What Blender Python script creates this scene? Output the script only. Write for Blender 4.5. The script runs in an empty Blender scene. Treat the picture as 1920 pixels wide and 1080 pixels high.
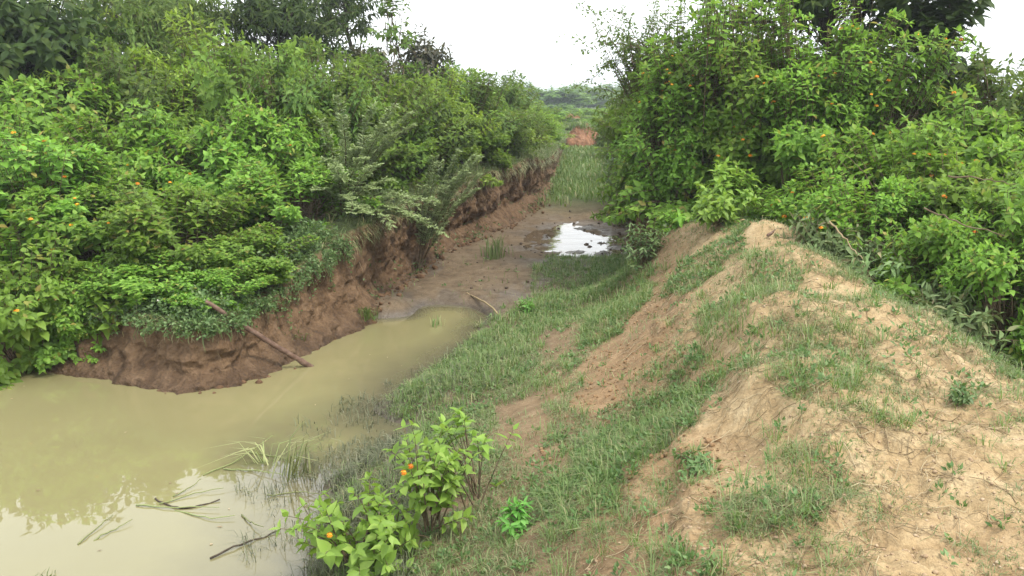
import bpy, math, random
import numpy as np
from math import radians as R

SC = bpy.context.scene
COL = SC.collection
W0, H0, F = 1920.0, 1080.0, 1663.0
HC = 2.4
PITCH = math.atan((540.0 - 185.0) / F)
# ------------------------------------------------------------------ camera
cd = bpy.data.cameras.new('camera')
cd.lens = 36.0 * F / W0
cd.sensor_width = 36.0
cd.clip_start = 0.05
cd.clip_end = 3000
cam = bpy.data.objects.new('camera', cd)
COL.objects.link(cam)
cam.location = (0, 0, HC)
cam.rotation_euler = (math.pi / 2 - PITCH, 0, 0)
SC.camera = cam
# ------------------------------------------------------------------ world, sun, exposure
SUN_EL, SUN_AZ = R(58), R(125)          # azimuth clockwise from +Y (the view direction)
world = bpy.data.worlds.new('World')
SC.world = world
world.use_nodes = True
nt = world.node_tree
nt.nodes.clear()
sky = nt.nodes.new('ShaderNodeTexSky')
sky.sky_type = 'NISHITA'
sky.sun_disc = False
sky.sun_elevation = SUN_EL
sky.sun_rotation = SUN_AZ
sky.air_density = 1.0
sky.dust_density = 4.0
sky.ozone_density = 1.0
hs = nt.nodes.new('ShaderNodeHueSaturation')
hs.inputs['Saturation'].default_value = 0.22
mx = nt.nodes.new('ShaderNodeMixRGB')
mx.inputs[0].default_value = 0.55
mx.inputs[2].default_value = (10.5, 10.9, 11.0, 1)     # the white overcast layer
bg = nt.nodes.new('ShaderNodeBackground')
bg.inputs[1].default_value = 0.1
wo = nt.nodes.new('ShaderNodeOutputWorld')
nt.links.new(sky.outputs[0], hs.inputs['Color'])
nt.links.new(hs.outputs[0], mx.inputs[1])
nt.links.new(mx.outputs[0], bg.inputs[0])
nt.links.new(bg.outputs[0], wo.inputs[0])
sl = bpy.data.lights.new('sun', 'SUN')
sl.energy = 1.3
sl.angle = R(12)
sl.color = (1.0, 0.93, 0.82)
sun = bpy.data.objects.new('sun', sl)
COL.objects.link(sun)
# direction towards the sun
sd_ = (math.sin(SUN_AZ) * math.cos(SUN_EL), math.cos(SUN_AZ) * math.cos(SUN_EL), math.sin(SUN_EL))
import mathutils
sun.rotation_euler = mathutils.Vector(sd_).to_track_quat('Z', 'Y').to_euler()
SC.view_settings.view_transform = 'Standard'
SC.view_settings.look = 'None'
SC.view_settings.gamma = 1
SC.view_settings.exposure = 1.52
SC.cycles.max_bounces = 7
SC.cycles.transparent_max_bounces = 4
SC.cycles.volume_bounces = 0

# ------------------------------------------------------------------ numpy helpers
rng = np.random.default_rng(7)
CP, SP = math.cos(PITCH), math.sin(PITCH)


def ray(u, v):
    x = (u - 960.0) / F
    y = -(v - 540.0) / F
    return np.array([x, CP + y * SP, -SP + y * CP])


def at_z(u, v, z):
    d = ray(u, v)
    t = (z - HC) / d[2]
    return np.array([d[0] * t, d[1] * t, z])


def at_y(u, v, Y):
    d = ray(u, v)
    t = Y / d[1]
    return np.array([d[0] * t, Y, HC + d[2] * t])


def project(p):
    x, y, z = p[..., 0], p[..., 1], p[..., 2] - HC
    f = y * CP - z * SP
    f = np.where(f < 0.05, 0.05, f)
    up = y * SP + z * CP
    return 960 + F * x / f, 540 - F * up / f


def _hash(ix, iy, iz, seed):
    h = (ix.astype(np.int64) * 374761393 + iy.astype(np.int64) * 668265263 + iz.astype(np.int64) * 2147483647 + seed * 974634777) & 0xFFFFFFFF
    h = ((h ^ (h >> 13)) * 1274126177) & 0xFFFFFFFF
    h = h ^ (h >> 16)
    return (h & 0xFFFFFF) / float(0xFFFFFF)


def vn2(x, y, seed=0):
    xi, yi = np.floor(x), np.floor(y)
    fx, fy = x - xi, y - yi
    fx = fx * fx * fx * (fx * (fx * 6 - 15) + 10)
    fy = fy * fy * fy * (fy * (fy * 6 - 15) + 10)
    z0 = np.zeros_like(xi)
    a = _hash(xi, yi, z0, seed); b = _hash(xi + 1, yi, z0, seed)
    c = _hash(xi, yi + 1, z0, seed); d = _hash(xi + 1, yi + 1, z0, seed)
    return (a * (1 - fx) + b * fx) * (1 - fy) + (c * (1 - fx) + d * fx) * fy - 0.5


def vn3(x, y, z, seed=0):
    xi, yi, zi = np.floor(x), np.floor(y), np.floor(z)
    fx, fy, fz = x - xi, y - yi, z - zi
    fx = fx * fx * (3 - 2 * fx); fy = fy * fy * (3 - 2 * fy); fz = fz * fz * (3 - 2 * fz)
    o = 0
    for k in (0, 1):
        a = _hash(xi, yi, zi + k, seed); b = _hash(xi + 1, yi, zi + k, seed)
        c = _hash(xi, yi + 1, zi + k, seed); d = _hash(xi + 1, yi + 1, zi + k, seed)
        s = (a * (1 - fx) + b * fx) * (1 - fy) + (c * (1 - fx) + d * fx) * fy
        o = o + s * (fz if k else 1 - fz)
    return o - 0.5


def fbm2(x, y, seed=0, o=4, g=0.5):
    s, a, f = 0, 1.0, 1.0
    for k in range(o):
        ca, sa = math.cos(k * 1.3), math.sin(k * 1.3)
        s = s + a * vn2((x * ca - y * sa) * f + 3.7 * k, (x * sa + y * ca) * f - 1.9 * k, seed + k)
        a *= g; f *= 2.03
    return s


def fbm3(x, y, z, seed=0, o=3, g=0.5):
    s, a, f = 0, 1.0, 1.0
    for k in range(o):
        s = s + a * vn3(x * f + 3.7 * k, y * f - 1.9 * k, z * f + 5.1 * k, seed + k)
        a *= g; f *= 2.03
    return s


def sstep(a, b, x):
    t = np.clip((x - a) / (b - a), 0, 1)
    return t * t * (3 - 2 * t)


def in_poly(poly, x, y):
    poly = np.asarray(poly, float)
    r = np.zeros(np.shape(x), bool)
    j = len(poly) - 1
    for i in range(len(poly)):
        xi, yi, xj, yj = *poly[i], *poly[j]
        c = (yi > y) != (yj > y)
        r ^= c & (x < (xj - xi) * (y - yi) / ((yj - yi) + 1e-12) + xi)
        j = i
    return r


def seg_dist(line, x, y):
    d = np.full(np.shape(x), 1e9)
    for (ax, ay), (bx, by) in zip(line[:-1], line[1:]):
        dx, dy = bx - ax, by - ay
        t = np.clip(((x - ax) * dx + (y - ay) * dy) / (dx * dx + dy * dy + 1e-12), 0, 1)
        d = np.minimum(d, np.hypot(x - ax - t * dx, y - ay - t * dy))
    return d


def mesh_np(name, V, T, mat, parent=None, smooth=False, Q=None):
    """One mesh object from arrays: V (n,3), T triangles (m,3), Q quads (k,4)."""
    me = bpy.data.meshes.new(name)
    V = np.asarray(V, np.float32)
    nT = 0 if T is None else len(T)
    nQ = 0 if Q is None else len(Q)
    me.vertices.add(len(V)); me.vertices.foreach_set('co', V.ravel())
    loops = []
    if nT: loops.append(np.asarray(T, np.int32).ravel())
    if nQ: loops.append(np.asarray(Q, np.int32).ravel())
    loops = np.concatenate(loops)
    tot = np.concatenate([np.full(nT, 3, np.int32), np.full(nQ, 4, np.int32)])
    st = np.concatenate([[0], np.cumsum(tot)[:-1]]).astype(np.int32)
    me.loops.add(len(loops)); me.loops.foreach_set('vertex_index', loops)
    me.polygons.add(len(tot)); me.polygons.foreach_set('loop_start', st)
    me.polygons.foreach_set('loop_total', tot)
    if smooth: me.polygons.foreach_set('use_smooth', np.ones(len(tot), bool))
    me.update(calc_edges=True)
    if isinstance(mat, (list, tuple)):
        for m in mat: me.materials.append(m)
    else:
        me.materials.append(mat)
    o = bpy.data.objects.new(name, me)
    COL.objects.link(o)
    if parent is not None: o.parent = parent
    return o


def attr(o, name, vals):
    a = o.data.attributes.new(name, 'FLOAT', 'POINT')
    a.data.foreach_set('value', np.asarray(vals, np.float32))


def structure(o):
    o['kind'] = 'structure'
    return o


def stuff(o, label, cat):
    o['kind'] = 'stuff'; o['label'] = label; o['category'] = cat
    return o


def tag(o, label, cat, group=None):
    o['label'] = label; o['category'] = cat
    if group: o['group'] = group
    return o


def empty(name, loc, label, cat, group=None, rz=0.0, sc=(1, 1, 1)):
    o = bpy.data.objects.new(name, None)
    COL.objects.link(o)
    o.location = loc; o.rotation_euler = (0, 0, rz); o.scale = sc
    o.empty_display_size = 0.1
    return tag(o, label, cat, group)


def norm(a):
    return a / (np.linalg.norm(a, axis=-1, keepdims=True) + 1e-9)

# ------------------------------------------------------------------ materials


class NB:
    """Small node-building helper."""
    def __init__(s, name):
        s.m = bpy.data.materials.new(name); s.m.use_nodes = True
        s.t = s.m.node_tree; s.t.nodes.clear()
        s.out = s.n('ShaderNodeOutputMaterial')

    def n(s, kind, **kw):
        x = s.t.nodes.new(kind)
        for k, v in kw.items(): setattr(x, k, v)
        return x

    def put(s, sock, v):
        if isinstance(v, bpy.types.NodeSocket): s.t.links.new(v, sock)
        elif v is not None:
            if isinstance(v, (tuple, list)) and len(v) == 3 and sock.type == 'RGBA': v = (*v, 1)
            sock.default_value = v

    def noise(s, vec, scale, detail=3, rough=0.55, dist=0.0):
        x = s.n('ShaderNodeTexNoise')
        s.put(x.inputs['Vector'], vec); x.inputs['Scale'].default_value = scale
        x.inputs['Detail'].default_value = detail; x.inputs['Roughness'].default_value = rough
        x.inputs['Distortion'].default_value = dist
        return x.outputs['Fac']

    def ramp(s, fac, stops):
        x = s.n('ShaderNodeValToRGB')
        el = x.color_ramp.elements
        while len(el) < len(stops): el.new(0.5)
        for e, (p, c) in zip(el, stops):
            e.position = p; e.color = (*c, 1) if len(c) == 3 else c
        s.put(x.inputs[0], fac)
        return x.outputs[0]

    def mix(s, fac, a, b, mode='MIX'):
        x = s.n('ShaderNodeMixRGB', blend_type=mode)
        s.put(x.inputs[0], fac); s.put(x.inputs[1], a); s.put(x.inputs[2], b)
        return x.outputs[0]

    def math(s, op, a, b=None, clamp=False):
        x = s.n('ShaderNodeMath', operation=op, use_clamp=clamp)
        s.put(x.inputs[0], a)
        if b is not None: s.put(x.inputs[1], b)
        return x.outputs[0]

    def map(s, v, a, b, c=0.0, d=1.0):
        x = s.n('ShaderNodeMapRange')
        s.put(x.inputs[0], v)
        for i, k in enumerate((a, b, c, d)): x.inputs[i + 1].default_value = k
        return x.outputs[0]

    def attr(s, name):
        return s.n('ShaderNodeAttribute', attribute_name=name).outputs['Fac']

    def pos(s):
        return s.n('ShaderNodeNewGeometry').outputs['Position']

    def bump(s, h, strength, dist):
        x = s.n('ShaderNodeBump')
        s.put(x.inputs['Height'], h); s.put(x.inputs['Strength'], strength); x.inputs['Distance'].default_value = dist
        return x.outputs[0]

    def principled(s, col, rough=0.8, normal=None, spec=0.3, **kw):
        x = s.n('ShaderNodeBsdfPrincipled')
        s.put(x.inputs['Base Color'], col); s.put(x.inputs['Roughness'], rough)
        s.put(x.inputs['Specular IOR Level'], spec)
        if normal is not None: s.put(x.inputs['Normal'], normal)
        for k, v in kw.items(): s.put(x.inputs[k], v)
        return x.outputs[0]

    def done(s, sh):
        s.t.links.new(sh, s.out.inputs[0])
        return s.m


def leaf_mat(name, stops, transl=0.35, tcol=(0.16, 0.26, 0.03), rough=0.5, spec=0.35, vary=0.25):
    b = NB(name)
    g = b.n('ShaderNodeNewGeometry')
    ri = g.outputs['Random Per Island']
    c = b.ramp(ri, stops)
    orr = b.n('ShaderNodeObjectInfo').outputs['Random']
    hsv = b.n('ShaderNodeHueSaturation')
    b.put(hsv.inputs['Hue'], b.map(orr, 0, 1, 0.5 - 0.03 * vary * 2, 0.5 + 0.02 * vary * 2))
    b.put(hsv.inputs['Value'], b.map(orr, 0, 1, 1 - vary, 1 + vary))
    b.put(hsv.inputs['Color'], c)
    col = hsv.outputs[0]
    back = b.mix(b.math('MULTIPLY', g.outputs['Backfacing'], 0.5), col, b.mix(0.3, col, (0.16, 0.2, 0.08)))
    p = b.principled(back, rough, spec=spec)
    t = b.n('ShaderNodeBsdfTranslucent')
    b.put(t.inputs[0], b.mix(0.5, tcol, b.mix(1.0, col, (1.6, 1.6, 1.0), 'MULTIPLY')))
    ms = b.n('ShaderNodeMixShader')
    ms.inputs[0].default_value = transl
    b.t.links.new(p, ms.inputs[1]); b.t.links.new(t.outputs[0], ms.inputs[2])
    return b.done(ms.outputs[0])


def plain_mat(name, stops, scale=30, rough=0.85, bump=0.4, bdist=0.01, spec=0.2, stretch=None):
    b = NB(name)
    tc = b.n('ShaderNodeTexCoord').outputs['Object']
    if stretch:
        mp = b.n('ShaderNodeMapping'); b.put(mp.inputs[0], tc); mp.inputs['Scale'].default_value = stretch
        tc = mp.outputs[0]
    n = b.noise(tc, scale, 5, 0.65)
    return b.done(b.principled(b.ramp(n, stops), rough, b.bump(n, bump, bdist), spec))


def ground_mat():
    b = NB('soil')
    P = b.pos()
    big, mid, fine = b.noise(P, 0.9, 4), b.noise(P, 6.5, 6, 0.7), b.noise(P, 46, 4, 0.75)
    sand = b.ramp(mid, [(0.25, (0.21, 0.142, 0.072)), (0.5, (0.31, 0.228, 0.126)), (0.72, (0.405, 0.32, 0.195))])
    orange = b.ramp(mid, [(0.25, (0.15, 0.09, 0.046)), (0.55, (0.262, 0.172, 0.094)), (0.8, (0.36, 0.258, 0.152))])
    earth = b.ramp(mid, [(0.25, (0.11, 0.074, 0.042)), (0.55, (0.185, 0.13, 0.076)), (0.8, (0.26, 0.19, 0.118))])
    mud = b.ramp(mid, [(0.28, (0.066, 0.046, 0.029)), (0.5, (0.128, 0.093, 0.059)), (0.75, (0.178, 0.136, 0.09))])
    green = b.ramp(fine, [(0.3, (0.035, 0.06, 0.016)), (0.55, (0.065, 0.115, 0.028)), (0.75, (0.11, 0.16, 0.05))])
    c = b.mix(b.attr('sand'), earth, sand)
    c = b.mix(b.math('MULTIPLY', b.attr('orange'), b.map(big, 0.3, 0.6, 0.35, 0.85)), c, orange)
    c = b.mix(b.attr('mud'), c, mud)
    c = b.mix(b.math('MULTIPLY', b.attr('green'), b.map(mid, 0.35, 0.6, 0.55, 1.0)), c, green)
    grit = b.ramp(fine, [(0.3, (0.62, 0.6, 0.58)), (0.5, (1, 1, 1)), (0.72, (1.28, 1.26, 1.22))])
    c = b.mix(0.75, c, grit, 'MULTIPLY')
    # small pale stones and crumbs bedded in the soil
    vo = b.n('ShaderNodeTexVoronoi'); b.put(vo.inputs['Vector'], P); vo.inputs['Scale'].default_value = 42
    peb = b.math('MULTIPLY', b.map(vo.outputs['Distance'], 0.16, 0.26, 1, 0), b.map(b.noise(P, 3.1, 2), 0.5, 0.62, 0, 1))
    peb = b.math('MULTIPLY', peb, b.math('SUBTRACT', 1.0, b.attr('green'), True), True)
    c = b.mix(b.math('MULTIPLY', peb, 0.6), c, b.mix(vo.outputs['Color'], (0.42, 0.33, 0.22), (0.24, 0.15, 0.09)))
    wet = b.attr('wet')
    c = b.mix(b.math('MULTIPLY', wet, 0.85), c, b.mix(1.0, c, (0.42, 0.43, 0.45), 'MULTIPLY'))
    rough = b.math('SUBTRACT', 0.95, b.math('MULTIPLY', wet, b.map(mid, 0.35, 0.62, 0.35, 0.75)))
    h = b.math('ADD', b.math('MULTIPLY', mid, 0.6), b.math('ADD', b.math('MULTIPLY', fine, 0.28), b.math('MULTIPLY', peb, 0.12)))
    return b.done(b.principled(c, rough, b.bump(h, 0.75, 0.05), spec=b.math('ADD', 0.15, b.math('MULTIPLY', wet, 0.5))))


def wall_mat():
    b = NB('cut_earth')
    P = b.pos()
    mp = b.n('ShaderNodeMapping'); b.put(mp.inputs[0], P); mp.inputs['Scale'].default_value = (1, 1, 0.45)
    lay = b.noise(mp.outputs[0], 6, 6, 0.68, 0.6)
    fine = b.noise(P, 45, 4, 0.7)
    c = b.ramp(lay, [(0.27, (0.062, 0.036, 0.020)), (0.48, (0.124, 0.076, 0.042)), (0.62, (0.170, 0.108, 0.062)), (0.8, (0.25, 0.17, 0.105))])
    c = b.mix(0.7, c, b.ramp(fine, [(0.3, (0.6, 0.58, 0.56)), (0.5, (1, 1, 1)), (0.72, (1.3, 1.28, 1.25))]), 'MULTIPLY')
    z = b.n('ShaderNodeSeparateXYZ'); b.put(z.inputs[0], P)
    wet = b.map(b.math('ADD', z.outputs[2], b.math('MULTIPLY', lay, 0.14)), 0.08, 0.26, 1, 0)
    c = b.mix(b.math('MULTIPLY', wet, 0.8), c, b.mix(1.0, c, (0.5, 0.48, 0.47), 'MULTIPLY'))
    c = b.mix(b.attr('top'), c, b.ramp(fine, [(0.3, (0.035, 0.05, 0.016)), (0.7, (0.09, 0.11, 0.04))]))
    vo = b.n('ShaderNodeTexVoronoi'); b.put(vo.inputs['Vector'], P); vo.inputs['Scale'].default_value = 17
    h = b.math('ADD', b.math('MULTIPLY', lay, 0.6), b.math('ADD', b.math('MULTIPLY', fine, 0.3), b.math('MULTIPLY', vo.outputs['Distance'], 0.35)))
    return b.done(b.principled(c, b.map(wet, 0, 1, 0.95, 0.5), b.bump(h, 1.0, 0.08), 0.25))


def water_mat(name, col, rough=0.015, wave=0.012, shallow=None):
    b = NB(name)
    P = b.pos()
    n = b.noise(P, 2.2, 2, 0.5)
    silt = b.noise(P, 0.6, 3, 0.5)
    c = b.mix(b.map(silt, 0.35, 0.65), col, tuple(k * 0.9 for k in col))
    if shallow:                      # the dark bed shows through where the water is thin
        d = b.math('ADD', b.attr('depth'), b.math('MULTIPLY', b.math('SUBTRACT', b.noise(P, 3.5, 4, .6), .5), .08))
        c = b.mix(b.map(d, 0.02, 0.21), shallow, c)
    return b.done(b.principled(c, rough, b.bump(n, wave, 0.2), spec=0.75, IOR=1.4))


M = {}
M['soil'] = ground_mat()
M['wall'] = wall_mat()
M['water'] = water_mat('murky_water', (0.198, 0.180, 0.088), shallow=(.095, .085, .052))
M['puddle'] = water_mat('muddy_water', (0.13, 0.095, 0.06), 0.02, 0.05)

# ------------------------------------------------------------------ terrain
FOOT_L = [(-400, 640, 0), (-120, 672, 0), (0, 690, 0), (120, 692, 0), (200, 700, 0), (290, 720, 0), (380, 733, 0), (440, 722, 0), (500, 690, 0), (560, 655, 0),
          (650, 615, 0), (700, 590, .02), (735, 550, .04), (785, 512, .06), (860, 468, .08), (930, 432, .1), (990, 402, .13),
          (1030, 374, .16), (1048, 340, .2), (1056, 310, .25), (1060, 285, .3)]
FOOT_L = np.array([at_z(*p) for p in FOOT_L])
FOOT_R = [(1235, 535, .45), (1205, 512, .32), (1190, 475, .24), (1188, 440, .2), (1182, 405, .18), (1166, 378, .18), (1152, 355, .2), (1146, 330, .25), (1142, 300, .3)]
FOOT_R = np.array([at_z(*p) for p in FOOT_R])


def smooth_line(p, step=0.05, it=40):
    s = np.concatenate([[0], np.cumsum(np.hypot(*np.diff(p[:, :2], axis=0).T))])
    t = np.arange(0, s[-1], step)
    q = np.stack([np.interp(t, s, p[:, k]) for k in range(3)], 1)
    for _ in range(it): q[1:-1] = q[1:-1] * 0.5 + (q[:-2] + q[2:]) * 0.25
    return q


LL, LR = smooth_line(FOOT_L), smooth_line(FOOT_R)
coarse = lambda q: q[::6, :2]
lineL, lineR = coarse(LL), coarse(LR)
polyL = np.vstack([[[-300, 3.0 + lineL[0][1]]], lineL, [[LL[-1][0] + .3, 42], [1.2, 46], [0, 700], [-900, 700], [-900, lineL[0][1] + 3]]])
polyR = np.vstack([[[9, lineR[0][1] - .6], [lineR[0][0] + .8, lineR[0][1] - .5]], lineR, [[LR[-1][0] + 1.0, 60], [30, 700], [900, 700], [900, 10]]])


def top_L(x, y):
    d = np.hypot(x - at_z(380, 733, 0)[0], y - at_z(380, 733, 0)[1])
    return 0.58 + 0.62 * sstep(0.5, 3.2, d) * sstep(-4.5, -1.5, x - 0.12 * (y - 7)) + 0.28 * sstep(8, 11, y) * sstep(-2, -6, x) + 0.1 * fbm2(x * .6, y * .6, 5) - .12 * sstep(17, 26, y)


def top_R(x, y):
    return 0.98 + 0.1 * fbm2(x * .6, y * .6, 9) - .12 * sstep(17, 26, y)


CTRL = []
def cz(u, v, z): CTRL.append(at_z(u, v, z))
def cw(x, y, z): CTRL.append(np.array([x, y, z], float))
# water bed
for u, v, z in [(0, 1080, -.3), (250, 1080, -.25), (0, 900, -.4), (250, 900, -.35), (450, 1040, -.14), (430, 930, -.14), (500, 1075, -.1), (100, 760, -.4), (400, 800, -.35), (600, 760, -.22),
                (650, 700, -.25), (750, 640, -.2), (820, 600, -.1), (560, 880, -.10), (560, 980, -.05), (540, 1080, -.05), (680, 790, -.04), (620, 860, -.05)]: cz(u, v, z)
for x, y, z in [(-8, 3, -.5), (-14, 5, -.6), (-8, 0, -.5), (-3, 0, -.3), (-3, 2.5, -.2), (-12, 8.5, -.5), (-1.8, 1.5, -.05), (-1.5, 0, 0.05), (-1, -3, .3), (-8, -4, -.5)]: cw(x, y, z)
# waterline on the right, then the slope
for u, v, z in [(620, 1080, .05), (660, 960, .06), (710, 860, .05), (745, 750, .02), (800, 695, .0), (860, 655, 0), (905, 610, .0), (890, 575, .01), (840, 570, .005), (760, 590, .0),
                (800, 540, .05), (900, 520, .06), (1000, 500, .09), (960, 560, .07), (1060, 470, .1), (1080, 420, .1), (1100, 520, .18), (1030, 570, .16),
                (980, 650, .2), (880, 720, .14), (850, 820, .16), (800, 940, .2), (760, 1060, .22), (930, 1060, .4), (900, 900, .3), (960, 790, .3), (1060, 720, .36),
                (1100, 640, .38), (1150, 560, .36), (1190, 520, .36), (1120, 800, .5), (1030, 900, .46), (1040, 1010, .52), (1160, 690, .56), (1210, 600, .62), (1235, 545, .72), (1260, 500, .82),
                (1190, 900, .72), (1130, 980, .66), (1280, 770, .8), (1330, 690, .94), (1290, 620, .92), (1300, 560, .98), (1340, 500, 1.08), (1400, 440, 1.24),
                (1140, 1070, .68), (1290, 1070, .84), (1290, 930, .84), (1390, 820, 1.0), (1420, 720, 1.1), (1420, 600, 1.18), (1440, 510, 1.28), (1440, 425, 1.36),
                (1480, 1070, .95), (1480, 920, 1.0), (1560, 780, 1.12), (1550, 660, 1.2), (1560, 560, 1.28), (1510, 470, 1.35),
                (1700, 1070, .98), (1700, 900, 1.04), (1720, 760, 1.14), (1700, 650, 1.2), (1900, 1070, .98), (1900, 900, 1.04), (1880, 790, 1.1)]: cz(u, v, z)
for x, y, z in [(2.25, 4.8, 1.2), (1.95, 6.0, 1.36), (2.0, 7.2, 1.36), (2.3, 3.7, 1.1), (3.0, 4.8, .72), (3.1, 3.4, .66), (2.75, 6.3, .85), (2.8, 7.4, 1.0), (3.6, 6, .6), (5, 5, .5), (5, 8, .8), (4, 2.5, .6), (2.6, 2.2, .85),
                (2.6, 8.6, 1.1), (2.0, 8.4, 1.2), (1.7, 9.4, 1.0), (3.5, 11, 1.0), (6, 11, .9), (9, 6, .5), (8, 2, .5), (14, 8, .7), (5, -1, .6), (2, -1, .9), (1, .5, .9), (0.2, 1.0, .72), (0, -3, .9), (12, -3, .6), (14, 14, .9),
                (0.6, 12.8, .1), (0.9, 14.5, .1)]: cw(x, y, z)
CTRL = np.array(CTRL)


def rbf_fit(P, lam=0.004):
    n = len(P)
    d = np.hypot(P[:, None, 0] - P[None, :, 0], P[:, None, 1] - P[None, :, 1])
    K = np.sqrt(d * d + 0.09) + 0 * d
    A = np.zeros((n + 3, n + 3))
    A[:n, :n] = -K - np.eye(n) * lam * 8
    A[:n, n] = 1; A[:n, n + 1:] = P[:, :2]
    A[n, :n] = 1; A[n + 1:, :n] = P[:, :2].T
    return np.linalg.solve(A, np.concatenate([P[:, 2], np.zeros(3)]))


WR = rbf_fit(CTRL)


def rbf(x, y):
    o = WR[-3] + WR[-2] * x + WR[-1] * y
    for (px, py, _), w in zip(CTRL, WR[:-3]):
        o = o - w * np.sqrt((x - px) ** 2 + (y - py) ** 2 + 0.09)
    return o


def base_z(x, y):
    xs, ys = np.clip(x, -16, 16), np.clip(y, -6, 15)
    near = rbf(xs, ys)
    far = 0.10 + 0.10 * sstep(16, 20, y) + 0.15 * sstep(20, 30, y) + 0.9 * sstep(40, 46, y) + 0.12 * fbm2(x * .15, y * .15, 21)*sstep(30, 50, y)
    far = far + (0.92 - far) * sstep(2.8, 4.5, np.abs(x - 1.8 - .02 * y)) * sstep(20, 30, y)
    return near + (far - near) * sstep(10.5, 13.5, y)


def terrain_parts(x, y):
    b = base_z(x, y)
    wob = 0.05 * fbm2(x * 2.2, y * 2.2, 31, 3)
    inL, inR = in_poly(polyL, x, y), in_poly(polyR, x, y)
    dL, dR = seg_dist(lineL, x, y), seg_dist(lineR, x, y)
    sL = np.where(inL, dL, -dL) + wob
    sR = np.where(inR, dR, -dR) + wob
    wL = sstep(0.16, 0.42, sL) * inL
    wR = sstep(0.14, 0.42, sR) * inR
    tR = np.maximum(top_R(x, y), b * (y < 11) + (y >= 11) * -1)
    z = b + (top_L(x, y) - b) * wL
    z = z + (tR - z) * wR
    return b, z, sL, sR, wL, wR


def terrain(x, y):
    b, z, sL, sR, wL, wR = terrain_parts(x, y)
    near = sstep(26, 14, y)
    bank = np.maximum(wL, wR)
    u, v = project(np.stack([x, y, z], -1))
    ridge = sstep(0.45, 0.9, b) * (1 - bank) * sstep(9.5, 8, y)
    # clods, rills and slumps
    z = z + near * (0.035 * fbm2(x * 1.3, y * 1.3, 3, 3) + 0.018 * fbm2(x * 6, y * 6, 13, 4, .6) * (0.4 + ridge))
    rid = np.abs(fbm2(x * 2.6 + .6 * y, y * 2.1, 41, 4, .55))
    z = z - ridge * 0.2 * (0.14 - np.minimum(rid, 0.14))
    z = z + ridge * (0.03 * np.maximum(0, fbm2(x * 9, y * 9, 47, 4, .65)) + .014 * fbm2(x * 21, y * 21, 49, 2) * sstep(-.2, .25, fbm2(x * 1.7, y * 1.7, 50, 2)))
    clod = np.maximum(0, fbm2(x * 11, y * 11, 51, 2) - 0.16)
    z = z + ridge * clod * 0.10 * sstep(-.1, .2, fbm2(x * 1.1, y * 1.1, 55, 2))
    # terraces along the cut faces of the ridge
    cut = ridge * sstep(1.5, .6, x) * sstep(2.0, 3, y)
    st = (z * 5.2 + 0.9 * fbm2(x * 1.1, y * 1.1, 61, 3)) 
    z = z + cut * (0.055 * (sstep(.35, .65, st - np.floor(st)) - (st - np.floor(st))))
    # churned mud round the puddle
    pd = np.exp(-(((x - 1.05) / 0.85) ** 2 + ((y - 14.3) / 2.4) ** 2))
    z = z + pd * (0.05 * fbm2(x * 5, y * 3.2, 71, 3, .6) - 0.012) - .05 * np.exp(-(((x - .93) / .40) ** 2 + ((y - 14.9) / 1.2) ** 2)) - .03 * np.exp(-(((x - 1.2) / .25) ** 2 + ((y - 17.3) / .6) ** 2))
    mudz = sstep(.3, .05, b) * sstep(9, 11, y) * sstep(22, 17, y) * (1 - bank)
    z = z + mudz * (0.04 * fbm2(x * 3, y * 2.5, 81, 4, .6) - .05 * np.exp(-((np.hypot(x + .45, (y - 11.3) * .7) - .35) / .12) ** 2) * np.maximum(0, fbm2(x * 3, y * 3, 85, 2)))
    return z, (b, sL, sR, wL, wR, ridge, u, v, pd)


# grid: dense in front of the camera, running out to the horizon as one sheet
ys = list(np.linspace(-12, 1.4, 60))
while ys[-1] < 900:
    ys.append(ys[-1] + max(0.016, 0.0056 * ys[-1]))
ys = np.array(ys)
NU = 560
uu = np.linspace(-1, 1, NU)
fx = 0.2 * uu + 0.8 * uu ** 3
Wd = 9 + 0.95 * np.clip(ys, 0, None)
GX = 0.5 + fx[None, :] * Wd[:, None]
GY = np.repeat(ys[:, None], NU, 1)
GZ, (gb, gsL, gsR, gwL, gwR, gridge, gu, gv, gpd) = terrain(GX, GY)
NR = len(ys)
idx = np.arange(NR * NU).reshape(NR, NU)
Q = np.stack([idx[:-1, :-1], idx[:-1, 1:], idx[1:, 1:], idx[1:, :-1]], -1).reshape(-1, 4)
ground = structure(mesh_np('ground', np.stack([GX, GY, GZ], -1).reshape(-1, 3), None, M['soil'], smooth=True, Q=Q))


def ground_z(x, y):
    """Height of the ground sheet (bilinear in the grid)."""
    x, y = np.atleast_1d(np.asarray(x, float)), np.atleast_1d(np.asarray(y, float))
    r = np.clip(np.searchsorted(ys, y) - 1, 0, NR - 2)
    ty = np.clip((y - ys[r]) / (ys[r + 1] - ys[r]), 0, 1)
    def row(k):
        t = np.clip((x - .5) / Wd[k], -1, 1)
        c = np.clip(np.searchsorted(fx, t) - 1, 0, NU - 2)
        tx = np.clip((t - fx[c]) / (fx[c + 1] - fx[c]), 0, 1)
        return GZ[k, c] * (1 - tx) + GZ[k, c + 1] * tx
    return row(r) * (1 - ty) + row(r + 1) * ty


def gz1(x, y): return float(ground_z(x, y)[0])


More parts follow.
